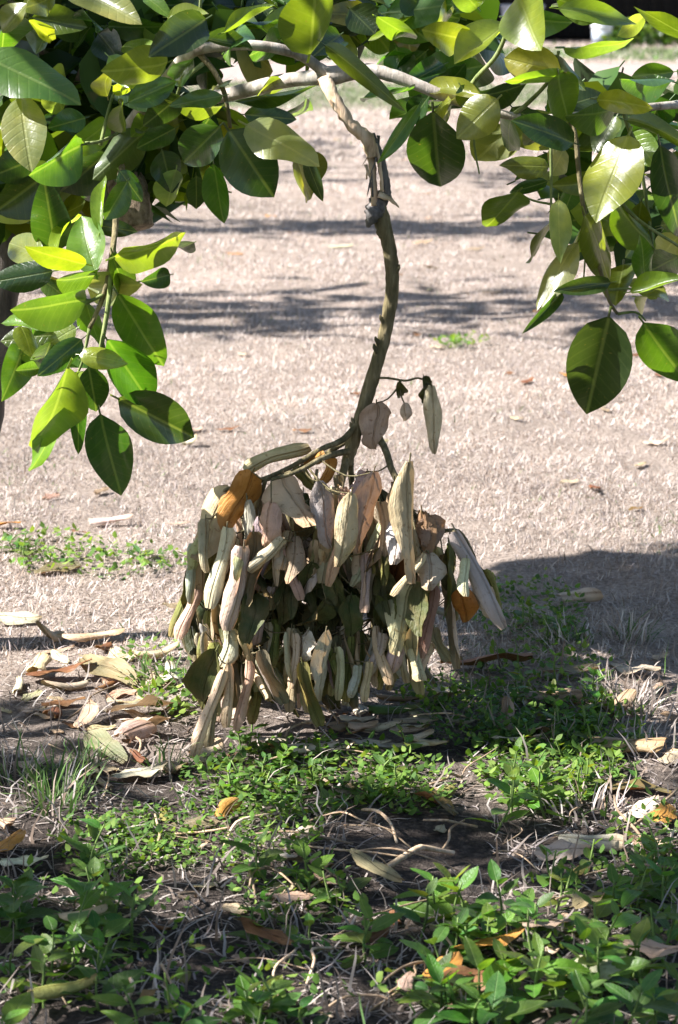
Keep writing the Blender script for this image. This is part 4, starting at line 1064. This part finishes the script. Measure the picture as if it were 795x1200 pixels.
FALL = [
 # x, y, len, heading, width, tone, shape, label, up
 (130,617,52,10,14,'w','C','pale tubular dried leaf lying alone on the lawn left of the hanging branch'),
 (676,709,46,25,16,'g','C','pale grey curled leaf lying in the shade right of the hanging branch'),
 (205,716,30,20,14,'b','F','small brown leaf tucked at the left edge of the hanging dried bunch'),
 (110,755,74,5,20,'t','C','tan rolled leaf at the top of the litter heap at left'),
 (128,800,110,-50,34,'t','F','long folded tan leaf slanting down through the litter heap at left'),
 (70,798,80,10,34,'r','F','broad reddish brown leaf at the left of the litter heap'),
 (165,838,90,30,40,'w','F','pale bleached leaf at the foot of the litter heap'),
 (170,862,60,-15,34,'w','F','pale greenish leaf fallen flat below the litter heap'),
 (150,872,36,80,24,'k','C','short pinkish brown curled leaf under the litter heap'),
 (100,850,60,80,26,'k','F','upright pinkish leaf stub in front of the litter heap'),
 (122,885,96,-58,34,'g','F','dark grey leaf lying in shade below the litter heap'),
 (165,915,70,20,36,'g','F','grey shaded leaf right of the green grass tuft'),
 (40,900,56,20,26,'g','F','grey leaf behind the green grass tuft at the left edge'),
 (243,895,44,30,30,'g','C','grey rounded leaf directly under the left tip of the hanging bunch'),
 (268,897,44,25,14,'n','F','yellow green leaf under the left tip of the hanging bunch'),
 (462,841,62,5,18,'n','C','green tinged rolled leaf on top of the sunlit pile below the bunch'),
 (440,862,66,-18,20,'w','C','cream rolled leaf in the middle of the sunlit pile below the bunch'),
 (405,860,46,28,17,'b','C','brownish rolled leaf at the left of the sunlit pile below the bunch'),
 (445,880,86,-8,26,'w','F','broad bleached leaf at the base of the sunlit pile below the bunch'),
 (480,862,50,-12,14,'t','C','tan narrow leaf at the right of the sunlit pile below the bunch'),
 (470,826,60,-8,13,'b','C','brown rolled leaf lying in the shade behind the sunlit pile'),
 (522,824,40,-70,18,'g','C','pale grey stub of a leaf below the right side of the bunch'),
 (594,855,60,85,22,'b','C','greyish brown leaf standing up among the green weeds at right'),
 (604,880,56,-25,34,'t','F','pale tan leaf fold among the green weeds at right'),
 (628,870,56,-80,18,'k','C','pinkish brown narrow leaf standing beside the pale fold'),
 (645,825,66,12,18,'b','C','grey brown arched leaf behind the green weeds at right'),
 (570,785,110,4,38,'r','F','wide dark purplish brown leaf in the shade right of the bunch'),
 (660,795,90,6,36,'g','F','slate grey leaf in the shade at the right'),
 (745,790,60,-12,30,'g','F','grey flat leaf in the shade near the right edge'),
 (735,888,90,-22,28,'b','C','long brown curled leaf in front of the straw tuft at right'),
 (788,895,40,70,24,'k','F','pinkish leaf tip cut by the right edge below the straw tuft'),
 (740,930,96,-12,40,'r','F','big rusty brown leaf at right lying in sun behind the cream leaf'),
 (750,958,66,50,40,'w','F','cream leaf standing on edge beside the orange leaf at right'),
 (778,965,56,80,32,'o','F','bright orange leaf near the right edge'),
 (790,1000,80,-42,36,'t','F','tan leaf cut by the right edge in front of the orange leaf'),
 (695,998,84,-18,22,'g','C','grey green rolled leaf lying in shade in front of the cream leaf'),
 (660,1010,70,-20,34,'g','F','dusky grey leaf in shade right of the bare soil'),
 (235,975,70,10,24,'k','F','tan brown leaf half hidden by ground cover in the sunlit left foreground'),
 (262,962,34,85,16,'o','C','small upright orange brown leaf in the sunlit left foreground'),
 (410,938,42,15,26,'k','F','round brown leaf above the bare soil'),
 (512,950,84,-50,34,'r','F','dark brown leaf lying at the back of the bare soil patch'),
 (440,1040,110,-52,28,'b','F','long dark brown leaf sloping along the left rim of the bare soil'),
 (10,1000,56,60,36,'o','F','orange leaf cut by the left edge of the picture'),
 (30,1020,60,-10,44,'w','F','pale bleached leaf at the left edge under the weeds'),
 (98,1102,62,18,22,'t','C','tan rolled leaf in the shade at lower left'),
 (78,1190,80,14,24,'e','C','dark olive rolled leaf at the bottom left'),
 (312,1122,84,-32,40,'r','F','dark reddish brown leaf in deep shade at bottom centre'),
 (175,1190,34,60,20,'o','F','small orange leaf at the bottom edge left of centre'),
 (520,1165,60,60,46,'o','F','upright rusty leaf with a torn edge at bottom centre'),
 (575,1130,100,30,36,'o','F','long rusty brown leaf crossing the weeds at bottom right of centre'),
 (555,1180,110,-4,46,'r','F','dark rust leaf at the bottom edge under the weeds'),
 (700,1168,80,6,44,'g','F','mauve grey leaf lying under the weeds at lower right'),
 (765,1140,76,-20,40,'k','F','pinkish brown leaf near the right edge at bottom'),
 (690,1082,50,30,34,'k','F','pale pink leaf behind the lower right weeds'),
 (476,1180,40,75,20,'k','F','pink tan leaf tip at the bottom edge'),
 (640,1115,60,0,34,'b','F','dull brown leaf beneath the lower right weeds'),
 (340,1075,60,20,28,'k','F','faded leaf in the sunlit spot at lower centre'),
 (768,522,30,-10,14,'k','F','pinkish brown leaf scrap on the sunny lawn at right'),
 (745,600,18,10,8,'o','F','tiny orange leaf on the sunny lawn right of the bunch'),
 (222,524,20,0,12,'g','C','little grey curl on the lawn under the lowest dark green leaf'),
 (268,506,26,10,12,'r','F','rusty scrap of leaf on the lawn above the bunch at left'),
 (578,344,26,0,6,'r','F','dark narrow leaf on the lawn under the right bough'),
 (557,294,22,0,8,'b','F','dark brown leaf lying on the lawn at the sunny strip edge'),
 (495,287,24,5,9,'b','F','brown leaf lying on the lawn just right of the hanging stem'),
 (400,293,28,0,7,'w','C','whitish leaf on the lawn just left of the hanging stem'),
 (145,310,34,5,14,'r','F','reddish brown leaf on the lawn behind the left spray'),
 (8,618,34,10,14,'o','F','orange brown leaf on the lawn at the left edge'),
 (68,672,56,8,26,'b','F','crumpled brown leaf beside the green weeds at upper left'),
 (20,733,60,10,26,'w','F','pale leaf lying in straw at the left edge'),
 (775,775,26,30,14,'k','F','small pinkish leaf in the shade at the right edge'),
]
for row in FALL:
    x, y, ln, an, w, tone, sh, lab = row
    fallen(x, y, ln, an, w, tone, sh, lab, tilt=(.3 if any(k_ in lab for k_ in ('upright', 'standing')) else random.uniform(-.06, .08)), up=(random.random() < .25 and sh == 'F'))
for k in range(70):     # scraps scattered over the open lawn
    y = 150 + 480 * random.random() ** 1.4; x = random.uniform(-20, 815)
    s = (y + 24) / 640.0
    fallen(x, y, random.uniform(14, 34) * s + 5, random.uniform(0, 360), random.uniform(7, 14) * s + 2, random.choice('brkkrot'), 'F', 'small brown leaf scrap scattered on the sunny straw lawn', 'leaf scraps on the lawn', name='leaf_scrap')
for k in range(14):     # pale leaves under the bunch
    fallen(random.gauss(430, 55), random.gauss(868, 14), random.uniform(36, 66), random.uniform(-40, 40), random.uniform(12, 20), random.choice('wwtwt'), random.choice('CF'), 'pale dried leaf dropped in the loose pile under the bunch', 'leaves in the pile under the bunch', lift=.008)
for k in range(34):     # crumbled litter in the heap at left
    fallen(random.gauss(115, 50), random.gauss(815, 38), random.uniform(24, 62), random.uniform(0, 360), random.uniform(10, 26), random.choice('brktttwkw'), random.choice('CFF'), 'crumbled tan leaf piece in the sunlit litter heap at left', 'leaf pieces in the litter heap', name='leaf_fragment', lift=.001)
for k in range(60):     # litter among the weeds
    x, y = random.uniform(0, 795), random.uniform(800, 1195)
    fallen(x, y, random.uniform(20, 48), random.uniform(0, 360), random.uniform(10, 22), random.choice('brkgtetk'), random.choice('CF'), 'small brown leaf fragment in the shaded litter of the foreground', 'litter fragments in the foreground', name='leaf_fragment', lift=.001)

# dead stalks
def stalk(p0, p1, r, sag, label, group=None, c=(1, 1, 1)):
    tb = Tubes(); m1 = p0.lerp(p1, .35) + Vector((random.gauss(0, .006), random.gauss(0, .006), sag)); m2 = p0.lerp(p1, .7) + Vector((random.gauss(0, .006), 0, sag * .8))
    tb.add([p0, m1, m2, p1], [r, r, r * .9, r * .7], seg=5, sub=4, bumps=.1, color=c)
    tb.V = [tuple(Vector(v) - p0) for v in tb.V]; o = tb.build('dead_stalk', M['pale_wood']); o.location = p0; tag(o, label, 'stalk', group or 'dead stalks in the foreground litter')
    return o
for k in range(60):
    x, y = random.uniform(20, 780), random.uniform(850, 1190)
    a = random.uniform(0, 6.28); L_ = random.uniform(.04, .13)
    p0 = ground(x, y) + Vector((0, 0, .004)); p1 = Vector((p0.x + L_ * math.cos(a), p0.y + L_ * math.sin(a), 0)); p1.z = float(gh(p1.x, p1.y)) + random.uniform(.004, .03)
    sh = random.uniform(.35, .9)
    stalk(p0, p1, random.uniform(.0008, .0018), random.uniform(.0, .012), 'thin dry stalk lying tangled in the foreground litter', c=(sh, sh * .95, sh * .9))
for (x0, y0, x1, y1, r, lab) in [(425, 955, 465, 1000, .002, 'grey stalk leaning over the left side of the bare soil'), (455, 1022, 532, 1012, .0035, 'pale forked stick lying on the bare soil'),
                                 (320, 1165, 346, 1128, .0014, 'arched pale stem in front of the dark leaf at bottom centre'), (360, 1160, 392, 1125, .0016, 'straight pale stem slanting up at bottom centre'),
                                 (262, 1000, 330, 965, .0016, 'pale stalk lying across the sunlit ground cover'), (140, 1190, 165, 1160, .0022, 'green brown stalk at bottom left')]:
    stalk(ground(x0, y0) + Vector((0, 0, .006)), ground(x1, y1) + Vector((0, 0, .012)), r, .012, lab)

# ================================================================== WEEDS
WL = [leaf_mesh('weed_leaf', nl=6, nw=4, ratio=.5, fold=f, bend=b, wave=.015, seed=200 + k, stalk=.12) for k, (f, b) in enumerate([(.25, .15), (.15, .3), (.35, .05), (.2, .45)])]
for me in WL: me.materials.append(M['weed'])
WC = [(.05, .115, .016), (.08, .16, .02), (.11, .195, .028), (.065, .14, .03)]
def weed(p, height, pairs, leafl, label, group, name='weed_plant'):
    e = empty(name, p); tag(e, label, 'weed', group)
    lean = Vector((random.gauss(0, .18), random.gauss(0, .18), 1)).normalized()
    tb = Tubes(); top = p + lean * height
    mid = p + lean * height * .5 + Vector((random.gauss(0, .004), random.gauss(0, .004), 0))
    tb.add([p - Vector((0, 0, .004)), mid, top], [.0016, .0013, .0008], seg=5, sub=3, color=(.8, 1, .7)); tb.build('stem', M['green_twig'], e)
    a0 = random.uniform(0, 6.28); base = random.choice(WC)
    for k in range(pairs):
        f = (k + .6) / pairs; q = p.lerp(mid, min(1, f * 2)) if f < .5 else mid.lerp(top, f * 2 - 1)
        for s in (0, 1):
            a = a0 + k * 1.57 + s * math.pi + random.gauss(0, .25)
            elev = random.uniform(.05, .5) + .55 * f * f
            yv = Vector((math.cos(a) * math.cos(elev), math.sin(a) * math.cos(elev), math.sin(elev)))
            n = Vector((0, 0, 1)) + Vector((random.gauss(0, .2), random.gauss(0, .2), 0)); n = (n - yv * n.dot(yv)).normalized()
            Ln = leafl * random.uniform(.9, 1.4) * (1.0 - .45 * f * (1 if f > .7 else .3))
            Wd = Ln * random.uniform(.85, 1.25)
            m = Matrix((yv.cross(n) * Wd, yv * Ln, n * Ln)).transposed().to_4x4(); m.translation = q - p + yv * .1 * Ln
            o = bpy.data.objects.new('leaf', random.choice(WL)); o.matrix_basis = m
            o.color = (*[c * random.uniform(.8, 1.3) for c in base], 1); link(o, e)
    return e
WG = 'broad leaved weeds in the foreground'
for x, y, h, pr_, ll, lab in [
    (103, 1030, .060, 4, .034, 'tall dark weed with serrated drooping leaves at left in the dappled sun'),
    (320, 1040, .055, 4, .036, 'weed with big pale rounded leaves in the middle of the left foreground'),
    (365, 1050, .058, 4, .034, 'weed with upright top leaf left of the bare soil'),
    (545, 1085, .055, 4, .034, 'bushy bright weed at the front rim of the bare soil'),
    (585, 1090, .050, 4, .034, 'leafy weed right of the bare soil rim'),
    (690, 1175, .060, 5, .038, 'large bright weed with long arching leaf at lower right'),
    (625, 1180, .055, 4, .034, 'bright leafy weed at the bottom edge right of centre'),
    (708, 1128, .055, 4, .032, 'dark green weed in front of the pale pink leaf'),
    (775, 1128, .045, 4, .026, 'bright starry weed near the right edge'),
    (565, 1190, .050, 3, .040, 'weed with one broad pale leaf at the bottom edge'),
    (155, 1105, .050, 4, .034, 'dark weed in the shade at left'),
    (60, 1150, .050, 4, .034, 'shaded broad leaved weed in the bottom left corner'),
    (430, 1130, .045, 4, .030, 'small dark weed in deep shade at bottom centre'),
    (600, 960, .085, 5, .030, 'tall dark stemmed weed right of the bare soil'),
    (640, 960, .060, 4, .030, 'darker weed in shade beside the tall stemmed weed'),
    (580, 975, .070, 4, .026, 'slim upright weed at the right rim of the bare soil')]:
    weed(ground(x, y), h, pr_, ll, lab, WG)
def scatter_weeds(n, boxes, label, hr, lr, group, pr_=(2, 4)):
    for k in range(n):
        x0, x1, y0, y1 = random.choice(boxes)
        weed(ground(random.uniform(x0, x1), random.uniform(y0, y1)), random.uniform(*hr), random.randint(*pr_), random.uniform(*lr), label, group)
scatter_weeds(20, [(0, 250, 1080, 1230), (0, 130, 1050, 1200)], 'broad leaved green seedling crowding the shaded bottom left', (.03, .055), (.026, .038), 'seedlings at bottom left')
scatter_weeds(13, [(250, 460, 1090, 1230), (300, 420, 1040, 1120)], 'broad leaved green seedling in the shade at bottom centre', (.025, .05), (.02, .032), 'seedlings at bottom centre')
scatter_weeds(32, [(520, 800, 1060, 1235), (480, 700, 1080, 1235)], 'bright green broad leaved seedling in the sunlit bottom right', (.035, .06), (.028, .040), 'seedlings at bottom right')
scatter_weeds(16, [(640, 795, 1010, 1070)], 'dark green seedling in the shade along the lower right edge', (.03, .05), (.02, .03), 'shaded seedlings at right')
scatter_weeds(34, [(560, 760, 850, 960), (600, 700, 800, 900)], 'leafy bright green weed clump right of the hanging bunch', (.025, .05), (.014, .022), 'weed clumps at right', (3, 5))
scatter_weeds(30, [(240, 480, 870, 960), (300, 420, 890, 960)], 'leafy green weed below the hanging bunch', (.02, .04), (.012, .02), 'weeds below the bunch', (3, 5))
scatter_weeds(10, [(570, 680, 700, 760)], 'green weed in the shade behind the right of the bunch', (.02, .04), (.014, .024), 'weeds in the shade behind the bunch', (2, 4))
scatter_weeds(8, [(50, 210, 648, 680), (20, 100, 640, 660)], 'small bright green weed in the straw left of the bunch', (.015, .03), (.016, .028), 'weeds in the straw at left', (2, 3))
scatter_weeds(5, [(515, 560, 400, 408), (225, 260, 610, 640)], 'pale green weed growing alone on the dry lawn', (.015, .025), (.014, .022), 'weeds on the dry lawn', (2, 3))

# low ground cover of tiny leaves
def cover(regions):
    P = []; R = []
    for cx, cy, rx, ry, n, sz in regions:
        for k in range(n):
            a = random.uniform(0, 6.283); r = math.sqrt(random.random())
            p = ground(cx + rx * r * math.cos(a), cy + ry * r * math.sin(a))
            P.append((p.x, p.y, p.z + random.uniform(.002, .022))); R.append(sz * random.uniform(.6, 1.3))
    P = np.array(P); R = np.array(R); n = len(P)
    # knots of leaves
    az = rng.random(n) * 6.283; el = rng.normal(.25, .35, n)
    y = np.stack([np.cos(az) * np.cos(el), np.sin(az) * np.cos(el), np.sin(el)], -1)
    x = np.stack([-np.sin(az), np.cos(az), np.zeros(n)], -1); x[:, 2] = rng.normal(0, .3, n)
    z = np.cross(x, y)
    tpl = np.array([(0, 0, 0), (-.30, .35, .06), (0, .38, 0), (.30, .35, .06), (-.26, .72, .0), (0, .75, -.05), (.26, .72, .0), (0, 1.05, -.12)])
    fc = np.array([(0, 2, 1, 1), (0, 3, 2, 2), (1, 2, 5, 4), (2, 3, 6, 5), (4, 5, 7, 7), (5, 6, 7, 7)])
    V = P[:, None] + (x[:, None] * tpl[None, :, 0, None] + y[:, None] * tpl[None, :, 1, None] + z[:, None] * tpl[None, :, 2, None]) * R[:, None, None]
    pal = np.array([(.065, .14, .02), (.095, .175, .025), (.125, .195, .04), (.05, .11, .022)])
    C = np.repeat((pal[rng.integers(0, 4, n)] * rng.uniform(.75, 1.3, n)[:, None])[:, None], 8, 1)
    q4 = np.array([f for f in fc if f[2] != f[3]]); q3 = np.array([f[:3] for f in fc if f[2] == f[3]])
    b = np.arange(n)[:, None, None] * 8
    o = mobj('ground_cover', mesh_np('ground_cover', V.reshape(-1, 3), [(b + q4).reshape(-1, 4), (b + q3).reshape(-1, 3)], colors=C.reshape(-1, 3), uv=np.tile(tpl[:, :2] + (.5, 0), (n, 1))), M['cover'])
    tag(o, 'tiny leaved green ground cover creeping through the litter', 'ground cover', kind='stuff')
cover([(350, 920, 140, 45, 900, .010), (250, 985, 130, 40, 900, .008), (130, 1000, 70, 35, 350, .009), (640, 900, 90, 55, 1000, .011), (560, 850, 70, 40, 500, .010), (700, 860, 60, 40, 400, .011),
       (480, 930, 60, 30, 300, .010), (620, 720, 70, 40, 350, .010), (640, 800, 80, 40, 350, .010), (520, 820, 60, 20, 220, .010), (120, 662, 110, 18, 260, .012), (180, 790, 50, 30, 120, .010), (200, 825, 40, 25, 130, .011),
       (690, 1100, 120, 70, 260, .010), (250, 1160, 260, 50, 240, .010), (100, 1080, 120, 60, 120, .010), (540, 404, 35, 6, 60, .014), (760, 1010, 60, 60, 200, .011), (350, 1060, 80, 40, 200, .009), (60, 640, 60, 10, 80, .012)])

# grass tufts
def tuft(x, y, n, h, spread, green, label, group=None):
    p = ground(x, y)
    a = rng.random(n) * 6.283; r = spread * np.sqrt(rng.random(n))
    X_, Y_ = p.x + r * np.cos(a), p.y + r * np.sin(a)
    root = np.stack([X_, Y_, gh(X_, Y_) - .002], -1)
    c = STRAW[rng.integers(0, len(STRAW), n)] * rng.uniform(.7, 1.05, n)[:, None]
    ig = rng.random(n) < green; c[ig] = GREEN[rng.integers(0, 3, ig.sum())]
    V, q_, t_, C = blades(root, h * rng.uniform(.5, 1.15, n), a + rng.normal(0, .6, n), np.abs(rng.normal(.35, .25, n)), rng.uniform(.0018, .0038, n), c, rows=5, droop=.35)
    V = V - np.array(p[:])
    o = mobj('grass_tuft', mesh_np('grass_tuft', V, [q_, t_], colors=C), M['grass'], loc=p)
    tag(o, label, 'grass tuft', group or 'grass tufts')
for a in [(62, 945, 90, .075, .035, .75, 'tall green grass tuft at the left edge in half shade'), (20, 920, 60, .07, .03, .5, 'green and straw tuft cut by the left edge'),
          (100, 900, 40, .05, .02, .6, 'small green tuft beside the dark grey leaf at left'), (735, 830, 130, .055, .045, .12, 'bleached straw tuft at the right edge of the shade'),
          (665, 755, 80, .05, .035, .35, 'half green straw tuft in a sun fleck right of the bunch'), (735, 750, 80, .06, .035, .25, 'wispy straw tuft standing in the shade at right'),
          (180, 800, 45, .05, .025, .8, 'green grass tuft left of the hanging leaf tips'), (195, 905, 30, .05, .02, .7, 'thin green tuft under the litter heap'),
          (690, 955, 70, .045, .04, .2, 'straw tuft between the rusty leaf and the weeds at right'), (760, 880, 60, .045, .035, .15, 'low straw tuft below the bleached tuft'),
          (520, 1195, 14, .09, .012, .8, 'few long green blades rising at the bottom edge')]:
    tuft(*a)

# ================================================================== FAR BACKGROUND
def box_mesh(name, sx, sy, sz, bev=0.0):
    x, y = sx / 2, sy / 2
    V = [(-x, -y, 0), (x, -y, 0), (x, y, 0), (-x, y, 0), (-x, -y, sz), (x, -y, sz), (x, y, sz), (-x, y, sz)]
    Fq = [(0, 3, 2, 1), (4, 5, 6, 7), (0, 1, 5, 4), (1, 2, 6, 5), (2, 3, 7, 6), (3, 0, 4, 7)]
    return mesh_np(name, np.array(V, float), [np.array(Fq)], smooth=False)
shed = empty('shed', Vector((0, 37.0, 0)))
tag(shed, 'plank shed wall, its deep shade put into the near black colour, across the far edge of the yard', 'shed')
pm = box_mesh('plank', .19, .03, 2.5); pm.materials.append(M['plank'])
for k in range(96):
    o = bpy.data.objects.new('plank', pm); o.location = (-9.6 + k * .2, random.uniform(-.006, .006), .06); o.scale = (1, 1, random.uniform(.99, 1.0)); link(o, shed)
mobj('back_wall', box_mesh('back_wall', 19.4, 3.0, 2.52), M['plank'], shed, loc=(0, 1.56, .02))
mobj('roof', box_mesh('roof', 20.4, 5.6, .12), M['plank'], shed, loc=(0, .9, 2.6))

# white bucket
bp = Vector((3.56, 33.0, 0))
bk = empty('bucket', bp); tag(bk, 'scuffed white plastic bucket standing far back by the dark shed', 'bucket')
def lathe(name, prof, mat, parent, seg=28):
    V = []; Fq = []
    for r, z in prof:
        for k in range(seg):
            a = 2 * math.pi * k / seg; V.append((r * math.cos(a), r * math.sin(a), z))
    for i in range(len(prof) - 1):
        for k in range(seg):
            k2 = (k + 1) % seg; Fq.append((i * seg + k, i * seg + k2, (i + 1) * seg + k2, (i + 1) * seg + k))
    return mobj(name, mesh_np(name, np.array(V), [np.array(Fq)]), mat, parent, loc=(0, 0, 0))
lathe('body', [(.001, .002), (.118, .002), (.122, .01), (.140, .30), (.143, .345), (.137, .345), (.133, .30), (.115, .02), (.001, .018)], M['bucket'], bk)
lathe('rim', [(.1405, .265), (.150, .268), (.151, .282), (.142, .286), (.143, .318), (.153, .322), (.154, .352), (.146, .358), (.139, .350)], M['bucket'], bk)
lathe('label', [(.1265, .06), (.1275, .06), (.1385, .21), (.1375, .21)], M['print'], bk)
tb = Tubes(); tb.add([bp + Vector((.150 * math.cos(a), -.02 - .155 * math.sin(a), .30 - .10 * math.sin(a))) for a in np.linspace(0, math.pi, 9)], [.003] * 9, seg=5, sub=2); tb.build('handle', M['wire'], bk)

# blue storage tubs behind the leaves
def tub(x, y, d, w, h, label, mat):
    p = at(x, y, d); p.z = 0
    e = empty('storage_tub', p); tag(e, label, 'tub', 'storage tubs by the shed')
    V = []
    for z, s in ((0, .86), (h, 1.0)):
        for cx, cy in ((-1, -1), (1, -1), (1, 1), (-1, 1)): V.append((cx * w / 2 * s, cy * w / 3 * s, z))
    mobj('body', mesh_np('body', np.array(V), [np.array([(0, 3, 2, 1), (0, 1, 5, 4), (1, 2, 6, 5), (2, 3, 7, 6), (3, 0, 4, 7)])], smooth=False), mat, e, loc=(0, 0, .003))
    mobj('lid', box_mesh('lid', w * 1.06, w * .72, .04), mat, e, loc=(0, 0, h + .005))
tub(318, 2, 35.5, .55, .75, 'vivid blue storage tub glimpsed between the leaves at the top left of centre', M['blue'])
tub(432, 10, 35.5, .5, .6, 'blue storage tub glimpsed above the fork of the boughs', M['blue'])
tub(612, 14, 35.6, .6, .5, 'pale blue grey tub behind the sunlit leaf right of centre', M['print'])

# weeds by the shed
def far_plant(x, d, h, w, n, label):
    p = Vector(((x - 397.5) / F * d, d, 0))
    e = empty('shrub', p); tag(e, label, 'shrub', 'shrubs along the shed')
    f = Foliage()
    for k in range(n):
        a = random.uniform(0, 6.283); r = math.sqrt(random.random()) * w; zz = random.uniform(.03, h) * (1 - .5 * (r / w) ** 2)
        f.add(p + Vector((r * math.cos(a), r * math.sin(a) * .6, zz)), random.uniform(.09, .16), random.uniform(.05, .08))
    f.build('foliage', M['canopy'], e, pal=('g', 'l', 'g', 'd'))
    tb = Tubes()
    for k in range(7):
        a = random.uniform(0, 6.28); tb.add([p, p + Vector((w * .3 * math.cos(a), w * .2 * math.sin(a), h * .5)), p + Vector((w * .7 * math.cos(a), w * .4 * math.sin(a), h * .85))], [.012, .008, .004], seg=4, sub=2)
    tb.build('stem', M['green_twig'], e)
far_plant(732, 33.4, .42, .30, 120, 'ragged green weed growing right beside the white bucket')
far_plant(752, 33.8, .34, .45, 140, 'broad green shrub right of the white bucket')
far_plant(790, 33.9, .30, .45, 130, 'low green shrub at the far right edge by the shed')
far_plant(715, 31.8, .25, .22, 70, 'small bright weed in front of the white bucket')

# ================================================================== labels: single out the ones that can be told apart
def single_out(group, words):
    obs = []
    for o in col.objects:
        if o.parent is None and o.get('group') == group:
            q = pix(o.location)
            if q and 8 < q[0] < 787 and 0 < q[1] < 1195: obs.append((o, q))
    lab = {}
    for o, q in obs: lab.setdefault(o['label'], []).append((o, q))
    for l, lst in lab.items():
        if len(lst) < 3: continue
        lst = list(lst)
        keys = {'leftmost': lambda t: t[1][0], 'rightmost': lambda t: -t[1][0], 'nearest to the bottom edge': lambda t: -t[1][1], 'farthest back': lambda t: t[1][1],
                'biggest': lambda t: -sum(d * d for d in t[0].scale) if not t[0].children else -len(t[0].children)}
        for w in words:
            if len(lst) < 2: break
            lst.sort(key=keys[w]); o, q = lst.pop(0)
            o['label'] = w + ' ' + l if w in ('leftmost', 'rightmost', 'biggest') else l + ', ' + w
        for o, q in lst:
            pass
for gname in ('seedlings at bottom left', 'seedlings at bottom centre', 'seedlings at bottom right', 'shaded seedlings at right', 'weed clumps at right', 'weeds below the bunch',
              'weeds in the shade behind the bunch', 'weeds in the straw at left', 'weeds on the dry lawn', 'leaf scraps on the lawn', 'litter fragments in the foreground', 'leaves in the pile under the bunch', 'leaf pieces in the litter heap', 'dead stalks in the foreground litter'):
    single_out(gname, ('leftmost', 'rightmost', 'biggest', 'farthest back', 'nearest to the bottom edge'))
